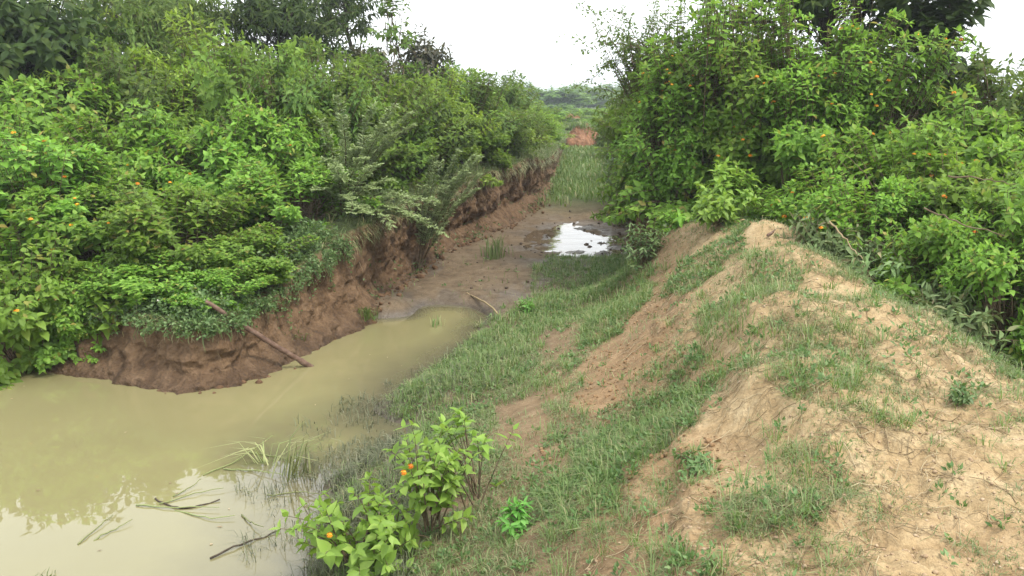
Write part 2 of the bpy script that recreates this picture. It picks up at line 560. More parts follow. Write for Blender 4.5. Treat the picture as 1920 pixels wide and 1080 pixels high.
# soil kinds
nz = fbm2(GX * 1.6, GY * 1.6, 91, 4)
a_sand = sstep(.62, 1.0, gb + .25 * nz) * sstep(9.5, 8.2, GY) * (1 - gwL)
a_orange = sstep(.3, .5, gb + .3 * nz) * sstep(1.06, .85, gb + .15 * nz) * sstep(9.5, 8.2, GY) * (1 - gwL) * sstep(.1, .5, GX)
a_mud = sstep(.34, .16, gb + .12 * nz) * (1 - np.maximum(gwL, gwR)) * sstep(24, 18, GY)
a_wet = np.clip(sstep(.10, .0, GZ + .05 * nz) * sstep(12, 10, GY) + np.clip(gpd * 1.5, 0, 1) * sstep(-.15, .1, nz + .25 * gpd), 0, 1) * (1 - np.maximum(gwL, gwR))
a_wet = np.maximum(a_wet, .6 * sstep(.12, .34, fbm2(GX * 1.5 + 3, GY * .9, 95, 4)) * a_mud * sstep(9.5, 10.5, GY) * sstep(20, 17, GY))
a_green = np.clip(np.maximum(gwL, gwR) * .9 + sstep(17, 21, GY), 0, 1)
a_green = np.maximum(a_green, sstep(2.6, 3.3, GX) * .7 * (GY < 12))
for nme, a in (('sand', a_sand), ('orange', a_orange), ('mud', a_mud), ('wet', a_wet), ('green', a_green)):
    attr(ground, nme, a.ravel())

# water sheets
def sheet(name, poly, z, mat):
    me = bpy.data.meshes.new(name)
    me.from_pydata([(x, y, z) for x, y in poly], [], [list(range(len(poly)))])
    me.materials.append(mat)
    o = bpy.data.objects.new(name, me); COL.objects.link(o)
    return structure(o)
wp = [(-40, -10), (0.2, -10), (-0.3, 3), (0.1, 9), (0.1, 10.6), (-1.4, 10.9), (-2.2, 10.0), (-3, 8.6), (-40, 14)]
def water_grid():
    xs = np.concatenate([np.linspace(-40, -6, 12), np.arange(-5.9, .26, .06)]); yy = np.concatenate([np.linspace(-10, 2.4, 12), np.arange(2.5, 11, .06), np.linspace(11.1, 14, 6)])
    X, Y = np.meshgrid(xs, yy)
    k = in_poly(wp, X, Y)
    ii = np.arange(X.size).reshape(X.shape)
    f = (k[:-1, :-1] | k[1:, :-1] | k[:-1, 1:] | k[1:, 1:])
    Qw = np.stack([ii[:-1, :-1], ii[:-1, 1:], ii[1:, 1:], ii[1:, :-1]], -1)[f]
    o = structure(mesh_np('water', np.stack([X, Y, 0 * X], -1).reshape(-1, 3), None, M['water'], Q=Qw))
    attr(o, 'depth', -ground_z(X.ravel(), Y.ravel()))
water_grid()
sheet('puddle', [(0.15, 12.2), (1.9, 12.2), (2.3, 14), (2.3, 18.5), (1.0, 18.5), (0.2, 15)], 0.082, M['puddle'])


# the cut faces of the ditch: sheets with an undercut foot and a turf lip
def bank_wall(name, line, topf, side, seed, lo=0, hi=None):
    q = smooth_line(line, 0.03, 60)[lo:hi]
    n = len(q)
    tg = norm(np.gradient(q[:, :2], axis=0))
    for _ in range(30): tg[1:-1] = norm(tg[1:-1] * .5 + (tg[:-2] + tg[2:]) * .25)
    out = np.stack([tg[:, 1], -tg[:, 0]], 1) * side          # towards the water
    prof_t = np.array([-.35, 0, .12, .25, .5, .75, .9, 1.0])
    prof_o = np.array([.10, .06, -.02, -.13, -.08, -.03, .03, .015])          # undercut
    prof_s = np.array([.26, .20, .12, .03, -.02, -.05, -.08, -.11])           # slumped
    su, _ = project(np.stack([q[:, 0], q[:, 1], q[:, 2]], 1))
    slump = sstep(760, 620, su) if side > 0 else 0.4 + 0 * su
    t = np.concatenate([np.linspace(-.35, 1, 46), ])
    ins = np.linspace(0.03, 0.85, 16)
    s = np.arange(n) * .03
    inn = q[:, :2] - out * 0.5
    tz = topf(inn[:, 0], inn[:, 1])
    fz = q[:, 2]
    V, top = [], []
    amp = 0.6 + 0.8 * (vn2(s * .5, s * 0, seed) + .5)
    for tt in t:
        o = (np.interp(tt, prof_t, prof_o) * (1 - slump) + np.interp(tt, prof_t, prof_s) * slump) * amp - 0.06
        z = fz + (tz - fz) * tt
        p = np.stack([q[:, 0] + out[:, 0] * o, q[:, 1] + out[:, 1] * o, z], 1)
        d = 0.13 * fbm3(p[:, 0] * 1.7, p[:, 1] * 1.7, p[:, 2] * 1.7, seed + 3, 3, .6) + 0.10 * fbm3(p[:, 0] * 6, p[:, 1] * 6, p[:, 2] * 6, seed + 9, 3, .7)
        crack = np.abs(fbm3(p[:, 0] * 2.4, p[:, 1] * 2.4, p[:, 2] * .5, seed + 17, 2))
        d = d - 0.3 * np.maximum(0, .06 - crack)
        p[:, :2] += out * d[:, None]
        V.append(p); top.append(np.full(n, sstep(.93, 1.05, tt)) )
    last = V[-1]
    for i_ in ins:
        p = last.copy(); p[:, :2] -= out * i_
        zt = topf(p[:, 0], p[:, 1]) + 0.03 * np.sin(np.pi * min(1, i_ / .5)) + .012 - .10 * sstep(.55, .85, i_)
        p[:, 2] = last[:, 2] + (zt - last[:, 2]) * sstep(0, .25, i_)
        p[:, 2] += .03 * fbm2(p[:, 0] * 5, p[:, 1] * 5, seed + 5, 2)
        V.append(p); top.append(np.full(n, 1.0))
    V = np.array(V); r = len(V)
    ii = np.arange(r * n).reshape(r, n)
    Qd = np.stack([ii[:-1, :-1], ii[:-1, 1:], ii[1:, 1:], ii[1:, :-1]], -1).reshape(-1, 4)
    if side < 0: Qd = Qd[:, ::-1]
    o = structure(mesh_np(name, V.reshape(-1, 3), None, M['wall'], smooth=True, Q=Qd))
    attr(o, 'top', np.array(top).ravel())
    return q, out, tz, V


WL_q, WL_out, WL_tz, WL_V = bank_wall('bank_face', FOOT_L, top_L, 1, 101)
WR_q, WR_out, WR_tz, WR_V = bank_wall('bank_face', FOOT_R, lambda x, y: np.maximum(top_R(x, y), np.where(y < 11, base_z(x, y), -1)), -1, 131, 8)

# ------------------------------------------------------------------ leaf and plant builders
# outlines: (along, half width, sag) pairs
LEAF8_V = np.array([[0, 0, 0], [-.40, .26, .06], [0, .28, -.03], [.40, .26, .06], [-.34, .58, .02], [0, .62, -.06], [.34, .58, .02], [0, 1.0, -.16]])
LEAF8_T = np.array([[0, 2, 1], [0, 3, 2], [1, 2, 5], [1, 5, 4], [2, 3, 6], [2, 6, 5], [4, 5, 7], [5, 6, 7]])
LEAF5_V = np.array([[0, 0, 0], [-.5, .42, .08], [0, .45, -.04], [.5, .42, .08], [0, 1, -.14]])
LEAF5_T = np.array([[0, 2, 1], [0, 3, 2], [1, 2, 4], [2, 3, 4]])


def leaves(pos, d, up, ln, wd, tpl=(LEAF8_V, LEAF8_T), fold=None, r=None):
    """Leaf faces: N positions, directions, up hints, lengths, widths."""
    V0, T0 = tpl
    n = len(pos)
    d = norm(d)
    side = norm(np.cross(d, up))
    nn = np.cross(side, d)
    f = np.ones(n) if fold is None else fold
    V = (pos[:, None] + side[:, None] * (V0[None, :, 0:1] * wd[:, None, None]) + d[:, None] * (V0[None, :, 1:2] * ln[:, None, None])
         + nn[:, None] * (V0[None, :, 2:3] * (ln * f)[:, None, None]))
    T = (T0[None] + (np.arange(n) * len(V0))[:, None, None]).reshape(-1, 3)
    return V.reshape(-1, 3), T


def tubes(P, rad, k=4):
    """P (S,K,3) polylines, rad (S,K): one tube each."""
    S, K = P.shape[:2]
    t = norm(np.gradient(P, axis=1))
    ref = np.where(np.abs(t[..., 2:3]) > .9, np.array([1., 0, 0]), np.array([0, 0, 1.]))
    a = norm(np.cross(t, ref)); b = np.cross(t, a)
    an = np.arange(k) * 2 * np.pi / k
    V = P[:, :, None] + (a[:, :, None] * np.cos(an)[None, None, :, None] + b[:, :, None] * np.sin(an)[None, None, :, None]) * rad[:, :, None, None]
    i = np.arange(S * K * k).reshape(S, K, k)
    j = np.roll(i, -1, 2)
    Q = np.stack([i[:, :-1], j[:, :-1], j[:, 1:], i[:, 1:]], -1).reshape(-1, 4)
    return V.reshape(-1, 3), Q


def bez(p0, p1, p2, t):
    t = t[None, :, None]
    return p0[:, None] * (1 - t) ** 2 + 2 * p1[:, None] * t * (1 - t) + p2[:, None] * t * t


def rdir(r, n, zmin=-1.0):
    z = r.uniform(zmin, 1, n); a = r.uniform(0, 2 * np.pi, n)
    q = np.sqrt(np.maximum(0, 1 - z * z))
    return np.stack([q * np.cos(a), q * np.sin(a), z], 1)


class Acc:
    def __init__(s): s.V, s.T, s.Q, s.n = [], [], [], 0
    def add(s, V, T=None, Q=None):
        s.V.append(V)
        if T is not None: s.T.append(T + s.n)
        if Q is not None: s.Q.append(Q + s.n)
        s.n += len(V)
    def build(s, name, mat, parent=None, smooth=False):
        return mesh_np(name, np.concatenate(s.V), np.concatenate(s.T) if s.T else None, mat, parent, smooth, np.concatenate(s.Q) if s.Q else None)


def shrub_arrays(seed, rx=.5, ry=.5, h=1.0, shoots=200, leaf=.11, wid=.6, nodes=8, t0=.3, cz_=.45, zmin=-.35, lump=.6, lumpf=2.2, droop=.35,
                 tpl=(LEAF8_V, LEAF8_T), stem_r=.004, pair=True, jitter=.5, low=.05, spread=.18, tipsize=.7, upbias=.35, clusters=0, cr=.17):
    """Shoots from the middle to the outside of a lumpy dome, leaves in pairs along each shoot."""
    r = np.random.default_rng(seed)
    d = rdir(r, shoots, zmin)
    off = r.uniform(0, 50, 3)
    lum = fbm3(d[:, 0] * lumpf + off[0], d[:, 1] * lumpf + off[1], d[:, 2] * lumpf + off[2], seed, 3)
    rad = (1 + lump * lum * 1.6) * np.where(r.random(shoots) < .72, r.uniform(.86, 1.05, shoots), r.uniform(.5, .9, shoots))
    rad = rad * np.where(r.random(shoots) < .04, 1.18, 1)
    dim = np.array([rx, ry, h * (1 - cz_)])
    lowz = np.where(d[:, 2:3] < 0, np.array([1, 1, cz_ / (1 - cz_) / max(.01, -zmin) * .98]), 1.0)
    p2 = d * rad[:, None] * dim * lowz + np.array([0, 0, h * cz_])
    if clusters:
        # tips gathered into rounded domes of leaves with hollows between them
        k = np.arange(shoots) % clusters
        cc = p2[:clusters][k]; od = norm(d[:clusters][k] + np.array([0, 0, .55]))
        e = rdir(r, shoots); e = e * np.sign((e * od).sum(1, keepdims=True) + 1e-6)
        csz = r.uniform(.6, 1.35, clusters)[k][:, None]
        p2 = cc + (norm(e + od * .35) - od * .75) * cr * csz * np.where(r.random((shoots, 1)) < .75, 1, r.uniform(.4, 1, (shoots, 1)))
    p2[:, 2] = np.maximum(p2[:, 2], .03)
    p0 = np.concatenate([p2[:, :2] * r.uniform(.05, .25, (shoots, 1)) + r.normal(0, spread * rx * .4, (shoots, 2)), (low + r.random((shoots, 1)) * .35) * np.minimum(p2[:, 2:3], h * .8)], 1)
    p1 = p0 * .45 + p2 * .55 + np.stack([r.normal(0, .1 * rx, shoots), r.normal(0, .1 * ry, shoots), r.uniform(.1, 1, shoots) * upbias * h * .5], 1)
    K = nodes
    t = np.linspace(t0, 1, K)
    P = bez(p0, p1, p2, t)
    tg = norm(np.gradient(bez(p0, p1, p2, np.concatenate([t - .02, t + .02])), axis=1)[:, :K])
    tg = norm(np.stack([bez(p0, p1, p2, np.clip(t + .03, 0, 1.05))[:, k] - bez(p0, p1, p2, t - .03)[:, k] for k in range(K)], 1))
    refs = norm(np.cross(tg, r.normal(size=(shoots, 1, 3)) + np.array([0, 0, .2])))
    refs2 = np.cross(tg, refs)
    L = []
    for sg in ((1, -1) if pair else (1,)):
        alt = (np.arange(K) % 2)[None, :, None]
        sd = sg * (refs * (1 - alt) + refs2 * alt)
        if not pair: sd = norm(r.normal(size=P.shape))
        dirv = tg * .55 + sd + np.array([0, 0, -droop]) + r.normal(0, jitter * .4, P.shape)
        upv = np.array([0, 0, 1.0]) + tg * .55 + norm(P - np.array([0, 0, h * .4])) * .5 + r.normal(0, jitter * .5, P.shape)
        ln = leaf * r.uniform(.7, 1.2, P.shape[:2]) * (1 - (1 - tipsize) * np.clip((t[None] - .8) / .2, 0, 1))
        keep = r.random(P.shape[:2]) < .93
        L.append((P[keep], dirv[keep], upv[keep], ln[keep]))
    # a rosette at the tip
    tipd = tg[:, -1]
    L.append((p2, tipd + r.normal(0, .3, p2.shape), np.array([0, 0, 1.0]) + r.normal(0, .3, p2.shape), np.full(shoots, leaf * .7)))
    pos, di, up, ln = [np.concatenate([q[k] for q in L]) for k in range(4)]
    V, T = leaves(pos, di, up, ln, ln * wid * r.uniform(.85, 1.15, len(ln)), tpl, r.uniform(.4, 1.8, len(ln)))
    ts = np.linspace(0, 1, 6)
    PS = bez(p0, p1, p2, ts)
    sv, sq = tubes(PS, np.linspace(stem_r * 1.5, stem_r * .5, 6)[None].repeat(shoots, 0), 3)
    return (V, T), (sv, sq), (p2, tipd)


def crossed(bl, n=None): return bl


# leaf materials (base colours of real leaves; light does the rest)
G = lambda *c: tuple(c)
M['lantana'] = leaf_mat('lantana_leaf', [(0, G(.085, .16, .022)), (.5, G(.148, .275, .04)), (.9, G(.205, .355, .057)), (.965, G(.25, .31, .06)), (1, G(.27, .21, .06))], .4, (.27, .45, .06), .55, .25)
M['lantana_far'] = leaf_mat('hedge_leaf', [(0, G(.075, .14, .022)), (.55, G(.125, .23, .038)), (1, G(.19, .30, .058))], .4, (.27, .39, .06), .6, .2)
M['lime'] = leaf_mat('pale_leaf', [(0, G(.10, .17, .022)), (.6, G(.17, .265, .035)), (1, G(.25, .33, .055))], .4, (.25, .36, .03))
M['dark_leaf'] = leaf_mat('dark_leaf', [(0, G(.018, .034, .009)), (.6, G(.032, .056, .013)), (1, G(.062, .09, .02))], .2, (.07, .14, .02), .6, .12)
M['mid_leaf'] = leaf_mat('mid_leaf', [(0, G(.055, .105, .022)), (.6, G(.092, .165, .034)), (1, G(.15, .22, .055))], .36, (.22, .32, .045), .6, .18)
M['bronze_leaf'] = leaf_mat('bronze_leaf', [(0, G(.04, .04, .022)), (.6, G(.06, .07, .03)), (1, G(.10, .085, .045))], .2, (.12, .13, .04))
M['acacia'] = leaf_mat('acacia_leaf', [(0, G(.19, .25, .10)), (.6, G(.26, .32, .145)), (1, G(.33, .39, .2))], .25, (.15, .22, .06))
M['wilted'] = leaf_mat('wilted_leaf', [(0, G(.09, .14, .05)), (.5, G(.14, .215, .08)), (.85, G(.2, .275, .125)), (1, G(.25, .22, .12))], .2, (.2, .22, .1), .7, .2)
M['weed'] = leaf_mat('weed_leaf', [(0, G(.06, .115, .035)), (.6, G(.10, .17, .055)), (1, G(.16, .22, .09))], .25, (.15, .22, .05))
M['bright_leaf'] = leaf_mat('bright_leaf', [(0, G(.08, .20, .03)), (.6, G(.11, .27, .045)), (1, G(.16, .33, .07))], .35, (.2, .42, .05))
M['grass'] = leaf_mat('grass_blade', [(0, G(.085, .13, .046)), (.45, G(.135, .19, .074)), (.7, G(.165, .21, .095)), (.82, G(.25, .24, .13)), (1, G(.38, .33, .2))], .3, (.16, .22, .05), .6)
M['lush'] = leaf_mat('lush_grass_blade', [(0, G(.08, .135, .036)), (.6, G(.13, .205, .062)), (.8, G(.16, .22, .08)), (.9, G(.24, .24, .12)), (1, G(.32, .28, .16))], .32, (.18, .28, .05), .55)
M['marsh'] = leaf_mat('marsh_grass_blade', [(0, G(.05, .055, .038)), (.5, G(.09, .10, .06)), (.8, G(.14, .155, .09)), (1, G(.22, .21, .15))], .2, (.12, .15, .06), .6)
M['straw'] = leaf_mat('straw', [(0, G(.17, .125, .07)), (.6, G(.29, .225, .13)), (1, G(.42, .35, .22))], .1, (.25, .2, .1), .8, .15)
M['reed'] = leaf_mat('reed_blade', [(0, G(.12, .16, .05)), (.5, G(.2, .24, .09)), (1, G(.33, .33, .16))], .2, (.2, .24, .06), .6)
M['stem'] = plain_mat('twig_bark', [(.3, (.07, .05, .03)), (.55, (.14, .105, .065)), (.8, (.24, .19, .13))], 25, .85, .4, .004)
M['bark'] = plain_mat('dark_bark', [(.3, (.03, .022, .016)), (.55, (.07, .055, .04)), (.8, (.13, .105, .08))], 18, .9, .8, .02, stretch=(1, 1, .25))
M['pole'] = plain_mat('weathered_wood', [(.25, (.05, .03, .022)), (.5, (.115, .07, .05)), (.75, (.2, .14, .105))], 26, .7, .5, .006, stretch=(.25, 1, 1))
M['young_leaf'] = leaf_mat('young_lantana_leaf', [(0, G(.14, .24, .035)), (.6, G(.19, .32, .05)), (1, G(.25, .37, .075))], .38, (.3, .44, .06), vary=.08)
M['petal'] = leaf_mat('orange_petal', [(0, G(.7, .13, .012)), (.4, G(.82, .27, .015)), (.7, G(.85, .45, .03)), (1, G(.85, .62, .08))], .2, (.8, .3, .02), .6)
M['white_petal'] = leaf_mat('white_petal', [(0, G(.6, .6, .5)), (1, G(.75, .75, .68))], .2, (.7, .7, .6), .6)
M['stone'] = plain_mat('pale_stone', [(.3, (.20, .13, .075)), (.55, (.34, .25, .16)), (.8, (.50, .42, .32))], 14, .9, .4, .01)
M['bank_clod'] = plain_mat('bank_clod', [(.3, (.06, .034, .019)), (.55, (.115, .068, .038)), (.8, (.19, .12, .07))], 14, .95, .8, .02)
M['clod'] = plain_mat('earth_clod', [(.3, (.12, .07, .035)), (.55, (.23, .145, .076)), (.8, (.33, .225, .125))], 14, .95, .8, .02)


def flower_mesh():
    r = np.random.default_rng(3)
    a = Acc()
    n = 26
    d = rdir(r, n, .0)
    pos = d * np.array([.016, .016, .009])
    for k in range(4):
        tang = norm(np.cross(d, rdir(np.random.default_rng(5), n)))
        b2 = np.cross(d, tang)
        an = k * np.pi / 2
        dd = tang * math.cos(an) + b2 * math.sin(an) + d * .25
        V, T = leaves(pos, dd, d, np.full(n, .008), np.full(n, .008), (LEAF5_V, LEAF5_T))
        a.add(V, T)
    o = a.build('flower', M['petal'])
    me = o.data
    bpy.data.objects.remove(o)
    return me


FLOWER = flower_mesh()

# ---- bush prototypes: mesh data shared by the bushes of the hedge
PROTO = {}


def proto(kind, seed, leafmat, stemmat=None, **kw):
    (V, T), (sv, sq), tips = shrub_arrays(seed, **kw)
    fo = mesh_np('foliage', V, T, M[leafmat]); so = mesh_np('stems', sv, None, M[stemmat or 'stem'], Q=sq)
    PROTO.setdefault(kind, []).append((fo.data, so.data, tips, float(np.percentile(V[:, 2], 99.6)), kw.get('rx', .5)))
    bpy.data.objects.remove(fo); bpy.data.objects.remove(so)


for sd0 in (11, 12, 13, 14, 15):
    proto('lantana', sd0, 'lantana', rx=.75, ry=.75, h=1.4, shoots=640, leaf=.10, wid=.66, nodes=7, t0=.52, lump=.75, stem_r=.004, clusters=44, cr=.2, droop=.5, zmin=-.45)
for sd0 in (21, 22, 23):
    proto('hedge', sd0, 'lantana_far', rx=.8, ry=.8, h=1.5, shoots=600, leaf=.105, wid=.6, nodes=7, t0=.5, lump=.8, clusters=40, cr=.22, droop=.5, tpl=(LEAF5_V, LEAF5_T))
for sd0 in (31, 32):
    proto('lime', sd0, 'lime', rx=.8, ry=.8, h=1.5, shoots=520, leaf=.11, wid=.42, nodes=8, t0=.45, lump=.8, clusters=50, cr=.22, droop=.5, tpl=(LEAF5_V, LEAF5_T))
for sd0 in (41, 42, 43):
    proto('mid', sd0, 'mid_leaf', rx=.8, ry=.8, h=1.5, shoots=600, leaf=.11, wid=.45, nodes=7, t0=.5, lump=.85, clusters=38, cr=.24, tpl=(LEAF5_V, LEAF5_T), droop=.7)
for sd0 in (51, 52):
    proto('weedy', sd0, 'weed', rx=.6, ry=.6, h=.6, shoots=300, leaf=.055, wid=.5, nodes=9, t0=.3, lump=.6, tpl=(LEAF5_V, LEAF5_T), stem_r=.0025)
for sd0 in (71, 72, 73, 74):
    proto('lantana_tall', sd0, 'lantana', rx=.75, ry=.75, h=2.3, shoots=1000, leaf=.10, wid=.66, nodes=7, t0=.55, lump=.7, stem_r=.005, clusters=66, cr=.22, droop=.5, zmin=-.7)
for sd0 in (75, 76):
    proto('hedge_tall', sd0, 'lantana_far', rx=.8, ry=.8, h=2.3, shoots=880, leaf=.105, wid=.6, nodes=7, t0=.52, lump=.75, clusters=56, cr=.24, droop=.5, zmin=-.7, tpl=(LEAF5_V, LEAF5_T))
proto('far', 61, 'mid_leaf', rx=1.0, ry=1.0, h=2, shoots=420, leaf=.26, wid=.6, nodes=6, t0=.5, lump=.9, tpl=(LEAF5_V, LEAF5_T), stem_r=.01)
proto('far', 62, 'lantana_far', rx=1.0, ry=1.0, h=2, shoots=420, leaf=.26, wid=.6, nodes=6, t0=.5, lump=.9, tpl=(LEAF5_V, LEAF5_T), stem_r=.01)
prng = random.Random(5)
PCOUNT = {}


def bush(name, kind, x, y, z, w, h, label, cat, group=None, flowers=0, sq=1.0):
    """A bush of the given width and height standing at x, y, z."""
    if kind in ('lantana', 'hedge') and h / w > 1.22: kind += '_tall'
    i = PCOUNT.get(kind, 0); PCOUNT[kind] = i + 1
    fm, sm, (tips, tdir), ph, prx = PROTO[kind][i % len(PROTO[kind])]
    rz = prng.uniform(0, 6.28)
    t = empty(name, (x, y, z - .03), label, cat, group, rz, (w / (2 * prx), w * sq / (2 * prx), h / ph))
    for nm, me in (('foliage', fm), ('stem', sm)):
        o = bpy.data.objects.new(nm, me); COL.objects.link(o); o.parent = t
    if flowers:
        # flower heads on shoot tips that face the light and the path
        c, s = math.cos(rz), math.sin(rz)
        wx = tips[:, 0] * c - tips[:, 1] * s; wy = tips[:, 0] * s + tips[:, 1] * c
        view = norm(np.array([-x, -y]))
        ok = np.where(((wx * view[0] + wy * view[1]) > .25 * prx) & (tips[:, 2] > .3 * ph))[0]
        prng.shuffle(ok_ := list(ok))
        ssc = t.scale
        for k in ok_[:flowers]:
            f = bpy.data.objects.new('flower', FLOWER); COL.objects.link(f); f.parent = t
            p = tips[k] + tdir[k] * .02
            f.location = p
            q = prng.uniform(.85, 1.3)
            f.scale = (q / ssc[0], q / ssc[1], q / ssc[2])
            f.rotation_euler = (prng.uniform(-.4, .4), prng.uniform(-.4, .4), prng.uniform(0, 6))
    return t


def put(name, kind, u, vtop, Y, w, label, cat='bush', group=None, flowers=0, z=None, sq=1.0):
    """Bush whose crown tops out at picture height vtop when it stands at distance Y."""
    p = at_y(u, vtop, Y)
    zb = gz1(p[0], Y) if z is None else z
    return bush(name, kind, p[0], Y, zb, w, max(.3, p[2] - zb), label, cat, group, flowers, sq)

# ------------------------------------------------------------------ hedge along the left bank
GL = 'leafy bushes in the hedge on the far bank of the ditch'
LB = 'plain leafy bush packed into the middle of the crowded hedge on the left bank'
# front row, over the water and the bank tip
put('lantana_bush', 'lantana', 20, 420, 8.0, 1.7, 'orange-flowered lantana bush hanging low over the brown water at the far left edge', 'bush', None, 10)
put('lantana_bush', 'lantana', -170, 400, 8.3, 1.6, LB, 'bush', GL)
put('lantana_bush', 'lantana', 185, 330, 8.9, 1.7, 'leafy lantana bush behind the creeping weeds on the bank tip, left of the leaning pole', 'bush', None, 8)
put('lantana_bush', 'lantana', 330, 345, 8.7, 1.5, 'lantana bush with an orange flower right above the top end of the leaning pole', 'bush', None, 2)
put('lantana_bush', 'lantana', 455, 430, 8.6, 1.1, 'low leafy bush at the bank lip just right of the top of the leaning pole', 'bush')
put('lantana_bush', 'lantana', 60, 250, 9.3, 1.9, 'bushy lantana with scattered orange flowers near the left edge, above the one over the water', 'bush', None, 12)
put('lantana_bush', 'lantana', 240, 200, 10.9, 1.9, LB, 'bush', GL, 8)
put('lantana_bush', 'lantana', 400, 225, 10.6, 1.8, LB, 'bush', GL, 7)
put('lantana_bush', 'lantana', 545, 300, 10.0, 1.5, LB, 'bush', GL, 1)
put('lantana_bush', 'lantana', 110, 120, 12, 2.1, LB, 'bush', GL, 7)
put('lantana_bush', 'lantana', -60, 190, 10.0, 1.9, LB, 'bush', GL, 2)
put('lantana_bush', 'lantana', 505, 190, 11.2, 1.7, LB, 'bush', GL, 1)
put('pale_shrub', 'lime', 300, 95, 13.2, 2.3, 'pale yellow-green fine-leaved shrub beside the dark broad-leaved tree', 'shrub')
put('pale_shrub', 'lime', 395, 35, 14.5, 2.4, 'tallest pale lime-green shrub, in front of the dark narrow-leaved trees', 'shrub')
put('bush', 'lime', 330, 120, 12.8, 2.0, LB, 'bush', GL)
put('bush', 'mid', 560, 120, 12.2, 1.9, LB, 'bush', GL)
put('bush', 'hedge', 650, 130, 12.6, 1.9, LB, 'bush', GL)
put('bush', 'hedge', 615, 215, 11.6, 1.7, LB, 'bush', GL)
put('bush', 'hedge', 690, 190, 12.8, 1.8, LB, 'bush', GL)
put('bush', 'mid', 740, 130, 14.2, 2.0, LB, 'bush', GL)
put('bush', 'lime', 800, 135, 15.4, 2.0, LB, 'bush', GL)
put('bush', 'hedge', 765, 215, 14.0, 1.8, LB, 'bush', GL)
put('bush', 'mid', 865, 138, 17.5, 2.2, LB, 'bush', GL)
put('bush', 'hedge', 850, 205, 16.0, 1.9, LB, 'bush', GL)
put('bush', 'lime', 890, 190, 18.0, 2.0, LB, 'bush', GL)
put('bush', 'mid', 945, 205, 19.5, 1.6, LB, 'bush', GL)
put('bush', 'mid', 920, 140, 22, 2.3, LB, 'bush', GL)
put('tall_bush', 'mid', 962, 148, 26, 2.0, 'dark rounded bush at the far end of the left hedge against the sky', 'bush')
put('bush', 'lime', 985, 190, 25, 1.8, LB, 'bush', GL)
put('bush', 'hedge', 1003, 215, 27, 1.8, LB, 'bush', GL)
put('bush', 'lime', 1018, 222, 33, 2.2, LB, 'bush', GL)
put('bush', 'hedge', 1000, 200, 36, 2.6, LB, 'bush', GL)
put('bush', 'hedge', 1040, 228, 40, 2.0, LB, 'bush', GL)
for u, v, Y, k in [(170, 35, 14.8, 'lime'), (270, 20, 15.4, 'mid'), (450, 45, 15.6, 'mid'), (500, 70, 15.2, 'hedge'), (215, 70, 14, 'hedge'), (580, 85, 14.8, 'mid')]:
    put('bush', k, u, v, Y, 2.2, LB, 'bush', GL)
put('lantana_bush', 'lantana', 250, 470, 8.1, 1.1, 'low lantana spilling over the weedy bank tip', 'bush')
put('lantana_bush', 'lantana', 120, 500, 8.0, 1.0, 'low lantana beside the one hanging over the water, left of the weedy bank tip', 'bush', None, 1)
put('lantana_bush', 'lantana', 385, 500, 7.8, .8, 'small lantana around the upper end of the leaning pole', 'bush')
put('lantana_bush', 'lantana', 480, 500, 8.45, .8, 'low lantana spilling over the bank edge just right of the leaning pole', 'bush')
put('lantana_bush', 'lantana', 200, 540, 7.95, .7, 'smallest low lantana hanging at the left corner of the weedy bank tip', 'bush')
# second and third rows, seen from the side
for u, v, Y, k in [(-200, 150, 11, 'hedge'), (-120, 110, 12.5, 'mid'), (20, 120, 12.6, 'hedge'), (200, 100, 13, 'mid'), (460, 80, 13.6, 'hedge'), (620, 110, 14.5, 'mid'), (700, 115, 16, 'hedge'), (780, 120, 18, 'mid'), (840, 130, 21, 'hedge')]:
    put('bush', k, u, v, Y, 2.4, LB, 'bush', GL)

# ------------------------------------------------------------------ right bank
GR = 'leafy bushes along the bank right of the ditch'
RB = 'leafy green bush in the thicket right of the ditch and behind the earth ridge'
put('lantana_bush', 'lantana', 1275, 25, 11.4, 1.6, 'tall lantana bush overhanging the right side of the ditch, nearest the gap of sky', 'bush', None, 2)
put('lantana_bush', 'lantana', 1340, -35, 10.6, 1.8, RB, 'bush', GR, 14)
put('lantana_bush', 'lantana', 1440, -30, 10.2, 1.6, RB, 'bush', GR, 14)
put('lantana_bush', 'lantana', 1270, 130, 10.6, 1.3, RB, 'bush', GR, 6)
put('lantana_bush', 'lantana', 1265, 215, 11.8, 1.2, RB, 'bush', GR)
put('lantana_bush', 'lantana', 1640, 5, 9.8, 1.5, 'lantana bush dotted with many orange flowers in front of the dark tree trunk', 'bush', None, 24)
put('lantana_bush', 'lantana', 1530, -15, 9.7, 1.5, RB, 'bush', GR, 14)
put('lantana_bush', 'lantana', 1645, 325, 6.9, 1.0, 'leafy lantana bush right above the heaps of wilted branches', 'bush', None, 2)
put('lantana_bush', 'lantana', 1790, 385, 6.0, 1.0, RB, 'bush', GR)
put('lantana_bush', 'lantana', 1565, 300, 8.2, 1.2, 'flowering lantana bush rising just behind the top of the earth ridge', 'bush', None, 8)
put('lantana_bush', 'lantana', 1700, 230, 7.8, 1.5, RB, 'bush', GR, 10)
put('lantana_bush', 'lantana', 1840, 180, 8.4, 1.7, RB, 'bush', GR, 8)
put('lantana_bush', 'lantana', 1800, 290, 6.9, 1.4, RB, 'bush', GR, 2)
put('lantana_bush', 'lantana', 1935, 330, 6.2, 1.3, 'bright leafy lantana bush at the right edge, downhill of the earth ridge', 'bush', None, 1)
put('bush', 'lantana', 1990, 230, 7.5, 1.7, RB, 'bush', GR)
put('bush', 'lantana', 1900, 440, 5.6, .9, 'low dark-hollowed bush at the foot of the ridge by the right edge', 'bush')
put('bush', 'hedge', 1232, 185, 15.0, 1.2, RB, 'bush', GR)
put('bush', 'hedge', 1250, 200, 18, 1.9, RB, 'bush', GR)
put('bush', 'lime', 1205, 235, 16.5, .8, RB, 'bush', GR)
